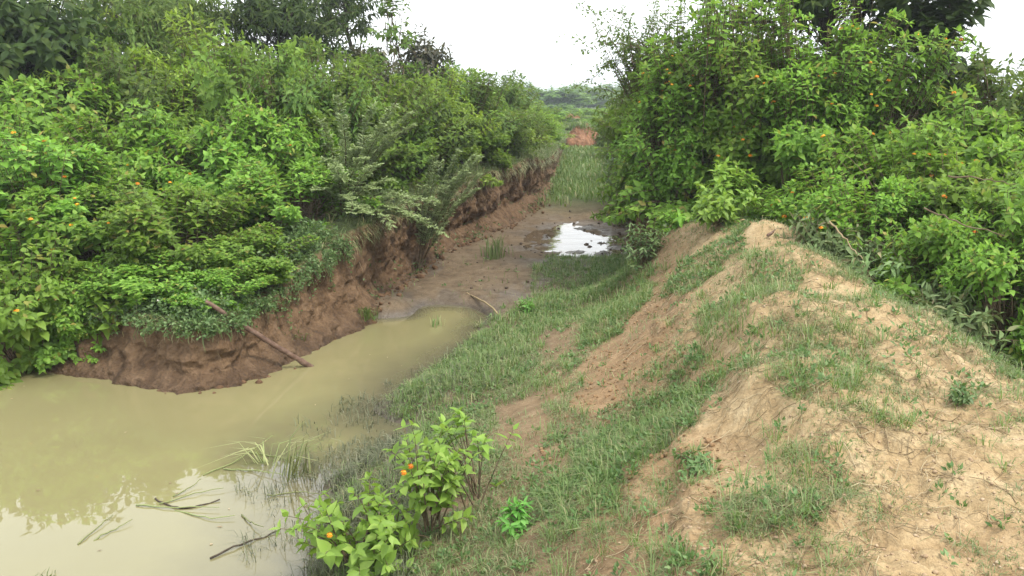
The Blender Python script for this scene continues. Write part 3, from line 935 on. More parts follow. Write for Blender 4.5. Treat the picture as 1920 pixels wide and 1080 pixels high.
put('bush', 'hedge', 1205, 215, 23, 1.6, RB, 'bush', GR)
put('bush', 'mid', 1205, 185, 30, 2.4, RB, 'bush', GR)
put('bush', 'hedge', 1165, 222, 34, 1.3, RB, 'bush', GR)
put('bush', 'mid', 1165, 215, 41, 2.4, RB, 'bush', GR)
for u, v, Y, k in [(1380, 60, 13, 'hedge'), (1280, 120, 14, 'mid'), (1500, 70, 12.5, 'mid'), (1600, 120, 11.5, 'hedge'), (1750, 150, 11, 'mid'), (1900, 170, 11, 'hedge'), (2050, 200, 9, 'hedge'), (1260, 150, 19, 'hedge')]:
    put('bush', k, u, v, Y, 2.2, RB, 'bush', GR)

# ------------------------------------------------------------------ trees


def wiggle(r, a, b, n, amp):
    t = np.linspace(0, 1, n)[:, None]
    p = a * (1 - t) + b * t
    w = r.normal(0, amp, (n, 3)); w[0] = 0; w[-1] *= .4
    return p + np.cumsum(w, 0) * np.sin(np.pi * np.clip(t, 0.05, .95))


def tree(name, label, x, y, z, trunk_h, crown_c, rx, h, leafmat, seed, trunk_r=.06, limbs=6, group=None, cat='tree', barkmat='bark', **kw):
    """Trunk with limbs, and a crown of shoots round the point crown_c (relative to the foot)."""
    t = empty(name, (x, y, z - .05), label, cat, group)
    r = np.random.default_rng(seed)
    cc = np.array(crown_c, float)
    (V, T), (sv, sq), (tips, td) = shrub_arrays(seed, rx=rx, ry=rx, h=h, low=.25, **kw)
    off = cc - np.array([0, 0, h * .5])
    mesh_np('crown', V + off, T, M[leafmat], t)
    a = Acc()
    a.add(sv + off, None, sq)
    top = cc + np.array([0, 0, h * .1])
    P = wiggle(r, np.zeros(3), top, 9, .03 * trunk_h)
    V2, Q2 = tubes(P[None], np.linspace(trunk_r * 1.25, trunk_r * .4, 9)[None], 8)
    a.add(V2, None, Q2)
    LP, LR_ = [], []
    for k in range(limbs):
        i = r.integers(3, 8)
        e = tips[r.integers(0, len(tips))] * np.array([.7, .7, .85]) + off
        LP.append(wiggle(r, P[i], e, 7, .05)); LR_.append(np.linspace(trunk_r * .5, trunk_r * .12, 7))
    V3, Q3 = tubes(np.array(LP), np.array(LR_), 5)
    a.add(V3, None, Q3)
    a.build('trunk', M[barkmat], t)
    return t


def tree_at(name, label, u, vtop, vbot, Y, rx, leafmat, seed, **kw):
    """Tree whose crown spans vtop..vbot in the picture at distance Y."""
    a, b = at_y(u, vtop, Y), at_y(u, vbot, Y)
    zb = gz1(a[0], Y)
    return tree(name, label, a[0], Y, zb, a[2] - zb, (0, 0, (a[2] + b[2]) / 2 - zb), rx, a[2] - b[2], leafmat, seed, **kw)


L5 = (LEAF5_V, LEAF5_T)
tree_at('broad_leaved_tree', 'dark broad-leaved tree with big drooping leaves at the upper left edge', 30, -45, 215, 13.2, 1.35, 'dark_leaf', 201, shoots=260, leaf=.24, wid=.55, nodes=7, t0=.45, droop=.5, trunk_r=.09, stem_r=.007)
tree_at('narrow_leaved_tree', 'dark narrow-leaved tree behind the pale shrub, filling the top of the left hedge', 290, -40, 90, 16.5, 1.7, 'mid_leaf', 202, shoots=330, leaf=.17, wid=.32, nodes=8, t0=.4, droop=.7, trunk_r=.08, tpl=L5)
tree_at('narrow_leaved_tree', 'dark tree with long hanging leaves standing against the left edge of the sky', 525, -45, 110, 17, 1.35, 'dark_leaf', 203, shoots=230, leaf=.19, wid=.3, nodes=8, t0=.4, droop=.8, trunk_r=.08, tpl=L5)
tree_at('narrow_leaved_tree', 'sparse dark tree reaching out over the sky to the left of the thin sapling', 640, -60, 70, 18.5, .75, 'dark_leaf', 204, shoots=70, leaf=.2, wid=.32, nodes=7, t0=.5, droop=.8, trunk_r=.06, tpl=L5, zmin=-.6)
# thin saplings over the hedge
tree_at('thin_sapling', 'thin bare-stemmed sapling with sparse leaf clusters rising from the left hedge into the sky', 728, -60, 150, 16.5, .42, 'mid_leaf', 205, shoots=34, leaf=.17, wid=.42, nodes=6, t0=.55, droop=.6, trunk_r=.022, limbs=5, tpl=L5, zmin=-.8, barkmat='stem')
tree_at('bronze_leaved_tree', 'bronze-leaved small tree with sparse twigs against the sky, right of the thin sapling', 795, 58, 175, 18.5, .62, 'bronze_leaf', 206, shoots=95, leaf=.17, wid=.42, nodes=6, t0=.5, droop=.6, trunk_r=.03, limbs=5, tpl=L5, zmin=-.5, barkmat='stem')
tree_at('bronze_leaved_tree', 'small bronze-green tree top sticking out of the hedge left of the sparse sapling', 690, 75, 160, 17.5, .6, 'bronze_leaf', 214, shoots=70, leaf=.17, wid=.42, nodes=6, t0=.5, droop=.6, trunk_r=.03, limbs=5, tpl=L5, zmin=-.5, barkmat='stem')
# right
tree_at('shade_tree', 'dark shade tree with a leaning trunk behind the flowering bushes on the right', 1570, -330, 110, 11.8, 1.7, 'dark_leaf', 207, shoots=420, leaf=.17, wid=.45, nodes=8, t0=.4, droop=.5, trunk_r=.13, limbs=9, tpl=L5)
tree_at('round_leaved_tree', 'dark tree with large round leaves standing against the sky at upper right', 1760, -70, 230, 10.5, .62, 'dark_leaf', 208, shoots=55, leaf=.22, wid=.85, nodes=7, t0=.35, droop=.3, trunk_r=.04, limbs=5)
tree_at('thin_branched_tree', 'tree with thin drooping twigs and tiny leaves hanging over the right of the sky gap', 1200, -30, 220, 11.9, .7, 'mid_leaf', 209, shoots=95, leaf=.075, wid=.4, nodes=12, t0=.3, droop=.6, trunk_r=.03, limbs=8, tpl=L5, zmin=-.7, lump=1.1, barkmat='stem')
tree_at('thin_branched_tree', 'sparse small-leaved tree rising behind the bushes near the right edge', 1870, 90, 260, 9.4, .6, 'mid_leaf', 210, shoots=70, leaf=.10, wid=.45, nodes=8, t0=.4, droop=.4, trunk_r=.025, limbs=6, tpl=L5, zmin=-.3, barkmat='stem')

# twigs of the thin-branched tree trailing into the gap of sky
a1 = Acc(); a2 = Acc()
r = np.random.default_rng(77)
base = at_y(1215, 90, 11.8)
t = empty('trailing_branch', (base[0], base[1], base[2]), 'long bare twig with a few tiny leaves trailing across the sky gap', 'branch')
for (u, v) in [(1045, 55), (1070, 95), (1100, 10), (1078, 0), (1120, 130), (1090, 160), (1135, 70), (1060, 170)]:
    e = at_y(u, v, 11.8 + r.uniform(-.4, .6)) - base
    P = wiggle(r, np.zeros(3), e, 9, .035); P[5:, 2] -= np.array([0, .01, .03, .06])
    V, Qd = tubes(P[None], np.linspace(.008, .002, 9)[None], 3); a1.add(V, None, Qd)
    n = 46
    tt = r.uniform(.3, 1, n)
    pp = np.stack([np.interp(tt, np.linspace(0, 1, 9), P[:, k]) for k in range(3)], 1) + r.normal(0, .035, (n, 3))
    V, T = leaves(pp, rdir(r, n) + np.array([0, 0, -.5]), rdir(r, n), r.uniform(.04, .075, n), r.uniform(.02, .035, n), L5); a2.add(V, T)
a1.build('twig', M['stem'], t); a2.build('foliage', M['mid_leaf'], t)

# ------------------------------------------------------------------ feathery acacia shrubs on the lip of the left bank


def acacia(label, base, ends, seed):
    t = empty('acacia_shrub', tuple(base), label, 'shrub')
    r = np.random.default_rng(seed)
    st, fo = Acc(), Acc()
    for e in ends:
        e = np.array(e) - base
        m = e * .5 + np.array([0, 0, .22 + .15 * r.random()])
        P = bez(np.zeros((1, 3)), m[None], e[None], np.linspace(0, 1, 14))[0] + np.cumsum(r.normal(0, .006, (14, 3)), 0)
        V, Qd = tubes(P[None], np.linspace(.009, .002, 14)[None], 4); st.add(V, None, Qd)
        ln = np.linalg.norm(np.diff(P, axis=0), axis=1).sum()
        n = int(ln * .75 / .022)
        tt = np.linspace(.25, 1, n)
        nd = np.stack([np.interp(tt, np.linspace(0, 1, 14), P[:, k]) for k in range(3)], 1)
        tg = norm(np.gradient(nd, axis=0))
        for sg in (-1, 1):
            sd = norm(np.cross(tg, np.array([0, 0, 1.0]))) * sg
            pd = norm(sd + tg * .55 + np.array([0, 0, .15]) + r.normal(0, .35, nd.shape))
            pl = r.uniform(.05, .085, n)
            q = np.linspace(.15, 1, 8)
            c = nd[:, None] + pd[:, None] * (q[None, :, None] * pl[:, None, None])
            up = np.broadcast_to(np.array([0, 0, 1.0]), c.shape) + r.normal(0, .2, c.shape)
            s2 = norm(np.cross(np.broadcast_to(pd[:, None], c.shape), up))
            for s3 in (-1, 1):
                dd = (s2 * s3 + pd[:, None] * .5).reshape(-1, 3)
                k = len(dd)
                V, T = leaves(c.reshape(-1, 3), dd, up.reshape(-1, 3), r.uniform(.022, .034, k), r.uniform(.012, .018, k), L5)
                fo.add(V, T)
    st.build('stem', M['stem'], t); fo.build('foliage', M['acacia'], t)


A = at_y
def on(u, v, Y, dz=0):
    p = at_y(u, v, Y); return np.array([p[0], Y, gz1(p[0], Y) + dz])
acacia('feathery grey-green acacia reaching out over the cut bank above the mud floor', on(640, 400, 10.3),
       [A(832, 428, 10.3), A(815, 377, 10.4), A(770, 400, 10.1), A(740, 425, 9.9), A(700, 350, 9.9), A(680, 300, 10.0), A(640, 330, 9.7), A(730, 330, 10.2), A(600, 360, 9.6), A(800, 412, 10.2), A(785, 385, 10.5), A(660, 390, 9.5), A(690, 400, 9.6), A(760, 360, 10.2), A(630, 310, 9.4), A(700, 320, 9.6)], 301)
acacia('tall feathery acacia sprays in the middle of the left hedge', on(650, 300, 11.0),
       [A(765, 215, 10.8), A(700, 205, 10.6), A(735, 255, 10.6), A(640, 190, 10.5), A(600, 225, 10.4), A(610, 300, 10.1), A(690, 255, 10.3), A(670, 275, 10.2), A(745, 200, 10.3), A(780, 235, 10.6), A(720, 230, 10.1), A(650, 215, 10.0)], 302)
acacia('low feathery acacia sprays drooping over the grassy lip, right of the larger acacia', on(780, 330, 12.0),
       [A(898, 354, 11.8), A(885, 300, 12.0), A(850, 340, 11.7), A(860, 280, 12.0), A(810, 290, 11.7), A(790, 350, 11.5), A(905, 330, 12.3), A(870, 320, 11.6), A(830, 300, 11.4), A(840, 355, 11.4), A(900, 295, 12.2)], 303)

# ------------------------------------------------------------------ grass, weeds and litter


def blades(a, pos, hgt, wid, lean, r, dirs=None):
    """Curved grass blades of five points."""
    n = len(pos)
    if dirs is None:
        an = r.uniform(0, 2 * np.pi, n)
        dirs = np.stack([np.cos(an), np.sin(an), np.zeros(n)], 1)
    sd = np.stack([-dirs[:, 1], dirs[:, 0], np.zeros(n)], 1)
    up = np.array([0, 0, 1.0])
    m = pos + up * (hgt * .6)[:, None] * np.sqrt(np.maximum(.05, 1 - .3 * lean ** 2))[:, None] + dirs * (hgt * lean * .3)[:, None]
    tip = pos + up * (hgt * np.maximum(.08, 1 - .55 * lean))[:, None] + dirs * (hgt * lean)[:, None]
    w = wid[:, None]
    V = np.stack([pos - sd * w * .5, pos + sd * w * .5, m - sd * w * .42, m + sd * w * .42, tip], 1)
    T = np.array([[0, 1, 3], [0, 3, 2], [2, 3, 4]])
    T = (T[None] + (np.arange(n) * 5)[:, None, None]).reshape(-1, 3)
    a.add(V.reshape(-1, 3), T)


# how thickly grass grows where, as areas traced on the photograph: density of short grass, tall grass, marsh grass, broad weeds
AREAS = [  # polygon, (short, tall, marsh, weed)
    ([(560, 1100), (640, 900), (735, 740), (900, 610), (1000, 560), (1090, 500), (1180, 470), (1230, 520), (1200, 600), (1110, 690), (1080, 750), (1230, 700), (1380, 590), (1420, 640), (1320, 760), (1220, 860), (1130, 960), (990, 1100)], (.8, .12, 0, .22)),
    ([(560, 1100), (600, 930), (640, 830), (735, 740), (790, 760), (800, 880), (760, 1100)], (.3, .3, .8, .12)),
    ([(400, 960), (520, 890), (560, 820), (650, 770), (740, 735), (760, 800), (640, 900), (600, 1000), (560, 1100), (470, 1100)], (0, 0, .26, 0)),
    ([(735, 745), (820, 675), (905, 615), (985, 640), (980, 680), (900, 740), (850, 830), (760, 860)], (.7, .75, .15, .25)),
    ([(910, 640), (930, 600), (1000, 570), (1070, 560), (1080, 600), (1010, 650)], (.6, .8, 0, .3)),
    ([(1080, 520), (1100, 490), (1190, 470), (1230, 500), (1220, 590), (1150, 650), (1080, 640)], (.8, .7, 0, .5)),
    ([(1030, 490), (1100, 470), (1180, 455), (1180, 480), (1100, 500), (1040, 505)], (.8, .3, 0, 0)),
    ([(985, 530), (1040, 470), (1100, 462), (1190, 440), (1200, 480), (1110, 500), (1080, 540), (1010, 560)], (.7, .42, 0, .1)),
    ([(930, 760), (1010, 740), (1040, 800), (1000, 850), (930, 840)], (.12, 0, 0, .05)),
    ([(1020, 620), (1100, 600), (1090, 650), (1010, 690)], (.25, 0, 0, .1)),
    ([(1075, 770), (1090, 690), (1170, 620), (1230, 545), (1270, 550), (1260, 620), (1200, 690), (1140, 770)], (.08, .02, 0, .03)),
    ([(1000, 930), (1090, 850), (1180, 790), (1290, 690), (1310, 640), (1390, 590), (1420, 640), (1330, 740), (1310, 790), (1230, 850), (1150, 960), (1060, 1000)], (1.0, .3, 0, .6)),
    ([(1290, 830), (1330, 750), (1440, 690), (1490, 780), (1420, 860), (1290, 900), (1200, 990), (1040, 1100), (1210, 1100), (1400, 1100), (1440, 930)], (.05, 0, 0, .03)),
    ([(1280, 490), (1395, 425), (1400, 470), (1310, 540), (1240, 560)], (.8, .1, 0, .7)),
    ([(1395, 485), (1510, 480), (1500, 550), (1410, 565)], (1.0, .2, 0, .2)),
    ([(1300, 580), (1400, 560), (1440, 600), (1430, 680), (1340, 700)], (.85, .35, 0, .3)),
    ([(1440, 600), (1560, 600), (1700, 700), (1680, 800), (1560, 800), (1460, 720)], (.88, 0, 0, .14)),
    ([(1480, 830), (1560, 850), (1660, 960), (1620, 990), (1480, 900)], (.85, 0, 0, .1)),
    ([(1345, 945), (1450, 925), (1545, 945), (1540, 1000), (1360, 1000)], (.85, .05, 0, .25)),
    ([(1215, 1030), (1290, 1010), (1360, 1050), (1360, 1100), (1220, 1100)], (1, .1, 0, .35)),
    ([(1730, 830), (1790, 840), (1810, 900), (1750, 910)], (.7, 0, 0, .1)),
    ([(1780, 730), (1840, 730), (1840, 760), (1790, 770)], (.6, 0, 0, .4)),
    ([(1500, 500), (1560, 510), (1720, 600), (1930, 730), (1930, 640), (1700, 530), (1520, 450)], (.9, .05, 0, .12)),
    ([(1560, 560), (1640, 560), (1780, 660), (1740, 680), (1600, 640)], (.55, 0, 0, .1)),
]


def cover(x, y):
    z = ground_z(x, y)
    u, v = project(np.stack([x, y, z], -1))
    ridge = sstep(.5, .9, z)
    den = np.stack([.42 + .1 * (1 - ridge), .03 + 0 * z, 0 * z, .04 + 0 * z], 1)
    off = (v > 1085) | (u > 1925) | (u < -5)
    den[(~off) & (z < .4) & (y > 8)] = (.02, .01, 0, .01)
    den[(~off) & (z > .8)] = (.36, .0, 0, .04)
    ju = u + 26 * vn2(x * 4, y * 4, 7); jv = v + 26 * vn2(x * 4, y * 4, 8)
    for poly, d in AREAS:
        den[in_poly(poly, ju, jv)] = d
    if True:
        right = (x > 2.7) & (y < 9)
        den[right] = (.8, .1, 0, .2)
    den[z < .012] *= np.array([.0, 0, 1, 0])
    den[z < -.13] = 0
    return den, z


def scatter(n, ch, seed, x0=-1.6, x1=3.6, y0=1.8, y1=13, clump=3.2, sharp=.3, bias=0.0):
    """n tries, thicker near the camera; kept where the cover of the channel is dense and the clump noise is high."""
    r = np.random.default_rng(seed)
    y = y0 * (y1 / y0) ** r.random(n)
    k = np.sqrt(r.random(n)) if False else r.random(n)
    x = x0 + (x1 - x0) * k
    den, z = cover(x, y)
    c = .5 + 1.15 * fbm2(x * clump, y * clump, seed + 1, 3) + bias
    d = den[:, ch]
    keep = r.random(n) < np.clip(d * np.where(d > .9, 1.1, sstep(.5 - sharp - d * .45, .5 + sharp - d * .45, c) * 1.15), 0, 1)
    x, y, z = x[keep], y[keep], z[keep]
    return np.stack([x, y, z - .006], 1), r


# wall rows are used to root the grass of the left bank's lip
nT0 = 46


def lip_points(V, n, r, row0, row1, i0=0, i1=None):
    i1 = V.shape[1] if i1 is None else i1
    a, b = r.uniform(row0, row1, n), r.uniform(i0, i1 - 1.01, n)
    ia, ib = a.astype(int), b.astype(int)
    ia = np.minimum(ia, V.shape[0] - 2)
    fa, fb = (a - ia)[:, None], (b - ib)[:, None]
    p = (V[ia, ib] * (1 - fa) + V[ia + 1, ib] * fa) * (1 - fb) + (V[ia, ib + 1] * (1 - fa) + V[ia + 1, ib + 1] * fa) * fb
    return p, ib, b


acc = Acc()
p, r = scatter(420000, 0, 401, x0=-1.8, x1=4.6, bias=-.07)
n = len(p); dist = p[:, 1]
hm = .7 + 1.3 * np.clip(fbm2(p[:, 0] * 4.5, p[:, 1] * 4.5, 402, 2) + .25, 0, 1)
blades(acc, p, r.uniform(.02, .056, n) * hm * (1 + .02 * dist), r.uniform(.0018, .0042, n) * (.6 + .12 * dist), r.uniform(.5, 1.7, n), r)
stuff(acc.build('slope_grass', M['grass']), 'short patchy grass creeping over the sandy ridge and slope', 'grass')
acc = Acc()
p, r = scatter(120000, 1, 411, clump=2.2)
n = len(p); dist = p[:, 1]
blades(acc, p, r.uniform(.05, .15, n), r.uniform(.0025, .005, n) * (.6 + .12 * dist), r.uniform(.2, .9, n), r)
# matted tufts, blades leaning out from the middle of each
pc, r = scatter(7000, 1, 413, clump=2.0, bias=.1)
pc2, _ = scatter(4200, 0, 414, clump=2.0, bias=-.42)
pc = np.concatenate([pc, pc2[pc2[:, 2] < 1.3]])
nb = 26
an = r.uniform(0, 6.28, (len(pc), nb)); rd = np.abs(r.normal(0, .035, (len(pc), nb)))
dd = np.stack([np.cos(an), np.sin(an), 0 * an], -1)
pp = (pc[:, None] + dd * rd[..., None]).reshape(-1, 3)
sc_ = np.repeat(r.uniform(.5, 1.25, len(pc)), nb); dist = pp[:, 1]; n = len(pp)
blades(acc, pp, r.uniform(.05, .13, n) * sc_, r.uniform(.002, .0045, n) * (.6 + .12 * dist), r.uniform(.4, 1.5, n), r, norm(dd.reshape(-1, 3) + r.normal(0, .3, (n, 3)) * np.array([1, 1, 0])))
# grass of the far ditch floor and both banks beyond
m = 60000
y = 16.5 * (60 / 16.5) ** r.random(m); x = r.uniform(-1.5, 5.5, m)
z = ground_z(x, y)
k = sstep(17.5, 22.5, y + 3 * vn2(x, y, 3)) > r.random(m)
pp = np.stack([x, y, z], 1)[k]
blades(acc, pp, r.uniform(.08, .3, len(pp)), .0011 * pp[:, 1] * r.uniform(.5, 1.2, len(pp)), r.uniform(.1, .8, len(pp)), r)
# grass round the foot of the right bank and on the mud's edge
stuff(acc.build('tall_grass', M['lush']), 'taller green grass along the waterline and on the far ditch floor', 'grass')
acc = Acc()
p, r = scatter(150000, 2, 421, x0=-2.2, x1=.4, y1=8.5, clump=2.6)
p[:, 2] = np.maximum(p[:, 2], -.02)
n = len(p)
blades(acc, p, r.uniform(.03, .15, n), r.uniform(.002, .0045, n) * (.6 + .13 * p[:, 1]), r.uniform(.2, 1.3, n), r)
stuff(acc.build('marsh_grass', M['marsh']), 'grey-green drowned grass in the shallow muddy edge of the pool', 'grass')

# lip of both banks: long grass that leans out over the edge, hanging dry roots below
acc = Acc(); dry = Acc()
for V, outd, cnt, i0 in ((WL_V, WL_out, 26000, 0), (WR_V, WR_out, 7000, 0)):
    r = np.random.default_rng(431)
    p, ib, bb = lip_points(V, cnt, r, 43, V.shape[0] - 2, i0)
    keep = .5 + fbm2(p[:, 0] * 2.5, p[:, 1] * 2.5, 5, 3) > r.random(cnt) * .7
    if i0 == 0:
        uq, _ = project(p)
        keep &= (uq < 120) | (uq > 600) | (r.random(cnt) < .25)
    p, ib = p[keep], ib[keep]; n = len(p)
    o = np.concatenate([outd[ib], np.zeros((n, 1))], 1) + r.normal(0, .6, (n, 3)) * np.array([1, 1, 0])
    blades(acc, p, r.uniform(.05, .2, n), r.uniform(.003, .006, n) * (.5 + .1 * p[:, 1]), r.uniform(.4, 1.5, n), r, norm(o))
    # hanging blades and roots
    c2 = cnt // 4
    p, ib, bb = lip_points(V, c2, r, 40, 48, i0)
    if i0 == 0:
        uq, _ = project(p)
        k_ = (uq < 120) | (uq > 600) | (r.random(c2) < .3)
        p, ib = p[k_], ib[k_]
    n = len(p)
    o = np.concatenate([outd[ib], np.zeros((n, 1))], 1)
    L = .03 + .22 * r.random(n) ** 2.5
    e = p + o * r.uniform(.01, .06, n)[:, None] + np.stack([r.normal(0, .03, n), r.normal(0, .03, n), -L], 1)
    mid = (p + e) / 2 + o * (L * .22)[:, None]
    w = (r.uniform(.002, .004, n) * (.5 + .1 * p[:, 1]))[:, None]
    tn = np.stack([-o[:, 1], o[:, 0], o[:, 2]], 1)
    Vv = np.stack([p - tn * w, p + tn * w, mid - tn * w, mid + tn * w, e], 1).reshape(-1, 3)
    T = (np.array([[0, 1, 3], [0, 3, 2], [2, 3, 4]])[None] + (np.arange(n) * 5)[:, None, None]).reshape(-1, 3)
    g_ = np.repeat(r.random(n) < .75, 3)
    acc.add(Vv, T[g_]); dry.add(Vv, T[~g_])
stuff(acc.build('bank_grass', M['grass']), 'ragged grass fringing and hanging over the cut banks', 'grass')
stuff(dry.build('hanging_roots', M['straw']), 'dry roots and dead grass hanging down the cut earth banks', 'roots')

# broad-leaved weeds: small rosettes on the slope, a carpet on the bank tip and trailers over its edge
acc = Acc()
p, r = scatter(34000, 3, 441, x0=-1.4, x1=4, clump=2.5)
q = np.repeat(p, 9, 0); n = len(q)
d = rdir(r, n, 0.0)
V, T = leaves(q + d * r.uniform(0, .035, n)[:, None] + np.array([0, 0, .012]), d + np.array([0, 0, .3]), rdir(r, n, .3), r.uniform(.016, .034, n) * (.8 + .05 * q[:, 1]), r.uniform(.010, .018, n) * (.8 + .05 * q[:, 1]), L5)
acc.add(V, T)
stuff(acc.build('slope_weeds', M['weed']), 'small broad-leaved weeds mixed into the grass of the slope', 'weeds')
acc = Acc(); wf = Acc(); vs = Acc()
r = np.random.default_rng(451)
tipu, _ = project(WL_V[45])
front = np.where((tipu > -400) & (tipu < 640))[0]
i0, i1 = front.min(), front.max()
p, ib, bb = lip_points(WL_V, 13000, r, 45, WL_V.shape[0] - 2, i0, i1)
q = p + np.abs(r.normal(0, .07, len(p)))[:, None] * np.array([0, 0, 1]) * (1 + 1.2 * fbm2(p[:, 0] * 2, p[:, 1] * 2, 4))[:, None] + np.concatenate([WL_out[ib] * r.uniform(-.14, .01, (len(p), 1)), np.zeros((len(p), 1))], 1)
q = np.repeat(q, 3, 0) + r.normal(0, .02, (len(p) * 3, 3)); n = len(q)
V, T = leaves(q, rdir(r, n, -.3), rdir(r, n, .2), r.uniform(.025, .055, n), r.uniform(.016, .03, n), L5); acc.add(V, T)
fl = q[r.choice(n, 150, False)] + np.array([0, 0, .03])
for k in range(4):
    V, T = leaves(fl, rdir(r, 150, -.2), rdir(r, 150, .2), np.full(150, .016), np.full(150, .014), L5); wf.add(V, T)
# trailers hanging over the edge
nt_ = 420
p, ib, bb = lip_points(WL_V, nt_, r, 42, 47, i0, i1)
dens = fbm2(bb * .03 * .9, bb * 0, 17, 3)
uu_, _ = project(p)
L = (.05 + .4 * r.random(nt_) ** 2.6) * np.clip(.35 + 1.4 * dens + .9 * sstep(200, 100, uu_) + .7 * sstep(480, 540, uu_), .12, 1.5)
o = np.concatenate([WL_out[ib], np.zeros((nt_, 1))], 1)
K = 9
tk = np.linspace(0, 1, K)
PV = p[:, None] + o[:, None] * (.05 + .07 * np.sin(tk * 1.7))[None, :, None] + np.array([0, 0, -1.0]) * (tk ** 1.3)[None, :, None] * L[:, None, None] + np.cumsum(r.normal(0, .008, (nt_, K, 3)), 1)
PV[..., 2] = np.maximum(PV[..., 2], .02)
V, Qd = tubes(PV, np.full((nt_, K), .0018), 3); vs.add(V, None, Qd)
q = np.repeat(PV.reshape(-1, 3), 3, 0) + r.normal(0, .015, (nt_ * K * 3, 3)); n = len(q)
V, T = leaves(q, rdir(r, n, -.8) + np.repeat(np.repeat(o, K, 0), 3, 0) * .6, rdir(r, n, .0), r.uniform(.02, .042, n), r.uniform(.012, .024, n), L5); acc.add(V, T)
stuff(acc.build('creeping_weeds', M['weed']), 'creeping small-leaved weeds carpeting the bank tip and trailing down its face', 'weeds')
stuff(vs.build('weed_trailers', M['stem']), 'thin stems of the weeds trailing down the bank face', 'stems')
stuff(wf.build('tiny_white_flowers', M['white_petal']), 'tiny white flowers among the creeping weeds of the bank tip', 'flowers')
# weeds in the shade under the hedge on both bank tops
acc = Acc()
r = np.random.default_rng(461)
m = 9000
y = r.uniform(7.6, 26, m); x = r.uniform(-7, 4.5, m)
inb = (in_poly(polyL, x, y) & (seg_dist(lineL, x, y) < 1.8)) | (in_poly(polyR, x, y) & (seg_dist(lineR, x, y) < 1.2))
x, y = x[inb], y[inb]
pp = np.stack([x, y, ground_z(x, y)], 1)
q = np.repeat(pp, 7, 0) + np.abs(r.normal(0, .07, (len(pp) * 7, 3))); n = len(q)
V, T = leaves(q, rdir(r, n, -.2), rdir(r, n, .2), r.uniform(.03, .07, n), r.uniform(.02, .04, n), L5); acc.add(V, T)
stuff(acc.build('hedge_undergrowth', M['weed']), 'low leafy undergrowth at the foot of the hedges on both bank tops', 'weeds')

# dry straw on the ridge, pebbles and crumbs of earth
acc = Acc()
r = np.random.default_rng(471)
m = 5200
y = 2.0 * 4.2 ** r.random(m); x = r.uniform(.2, 3.0, m)
z = ground_z(x, y)
k = (z > .55) & (fbm2(x * 2, y * 2, 9, 3) > -.12)
x, y, z = x[k], y[k], z[k]; m = len(x)
an = r.uniform(0, 6.28, m); ln = r.uniform(.03, .17, m) ** 1.0
K = 5; tk = np.linspace(-.5, .5, K); cv = r.normal(0, .3, m)
px = x[:, None] + np.cos(an)[:, None] * ln[:, None] * tk + -np.sin(an)[:, None] * (cv * ln)[:, None] * (tk ** 2)
py = y[:, None] + np.sin(an)[:, None] * ln[:, None] * tk + np.cos(an)[:, None] * (cv * ln)[:, None] * (tk ** 2)
pz = ground_z(px.ravel(), py.ravel()).reshape(px.shape) + .004 + np.abs(r.normal(0, .008, px.shape))
V, Qd = tubes(np.stack([px, py, pz], -1), np.repeat((r.uniform(.0008, .0019, m))[:, None], K, 1), 3)
acc.add(V, None, Qd)
stuff(acc.build('dry_straw', M['straw']), 'thin dry straw and dead grass stems strewn over the sandy ridge', 'straw')


def lumps(name, mat, n, sz, seed, cond, label, cat, x0, x1, y0, y1):
    r = np.random.default_rng(seed)
    y = y0 * (y1 / y0) ** r.random(n); x = r.uniform(x0, x1, n)
    z = ground_z(x, y)
    k = cond(x, y, z, r)
    x, y, z = x[k], y[k], z[k]; m = len(x)
    ico = norm(np.array([[0, 0, 1], [.894, 0, .447], [.276, .851, .447], [-.724, .526, .447], [-.724, -.526, .447], [.276, -.851, .447],
                         [.724, .526, -.447], [-.276, .851, -.447], [-.894, 0, -.447], [-.276, -.851, -.447], [.724, -.526, -.447], [0, 0, -1]]))
    T0 = np.array([[0, 1, 2], [0, 2, 3], [0, 3, 4], [0, 4, 5], [0, 5, 1], [1, 6, 2], [2, 7, 3], [3, 8, 4], [4, 9, 5], [5, 10, 1], [6, 7, 2], [7, 8, 3], [8, 9, 4], [9, 10, 5], [10, 6, 1], [11, 7, 6], [11, 8, 7], [11, 9, 8], [11, 10, 9], [11, 6, 10]])
    s = sz[0] * (sz[1] / sz[0]) ** (r.random(m) ** 2.2)
    V = ico[None] * r.uniform(.65, 1.25, (m, 12, 1)) * (s[:, None] * r.uniform(.7, 1.2, (m, 3)))[:, None] * np.array([1, 1, .75])
    V = V + np.stack([x, y, z + s * .2], 1)[:, None]
    T = (T0[None] + (np.arange(m) * 12)[:, None, None]).reshape(-1, 3)
    stuff(mesh_np(name, V.reshape(-1, 3), T, M[mat]), label, cat)


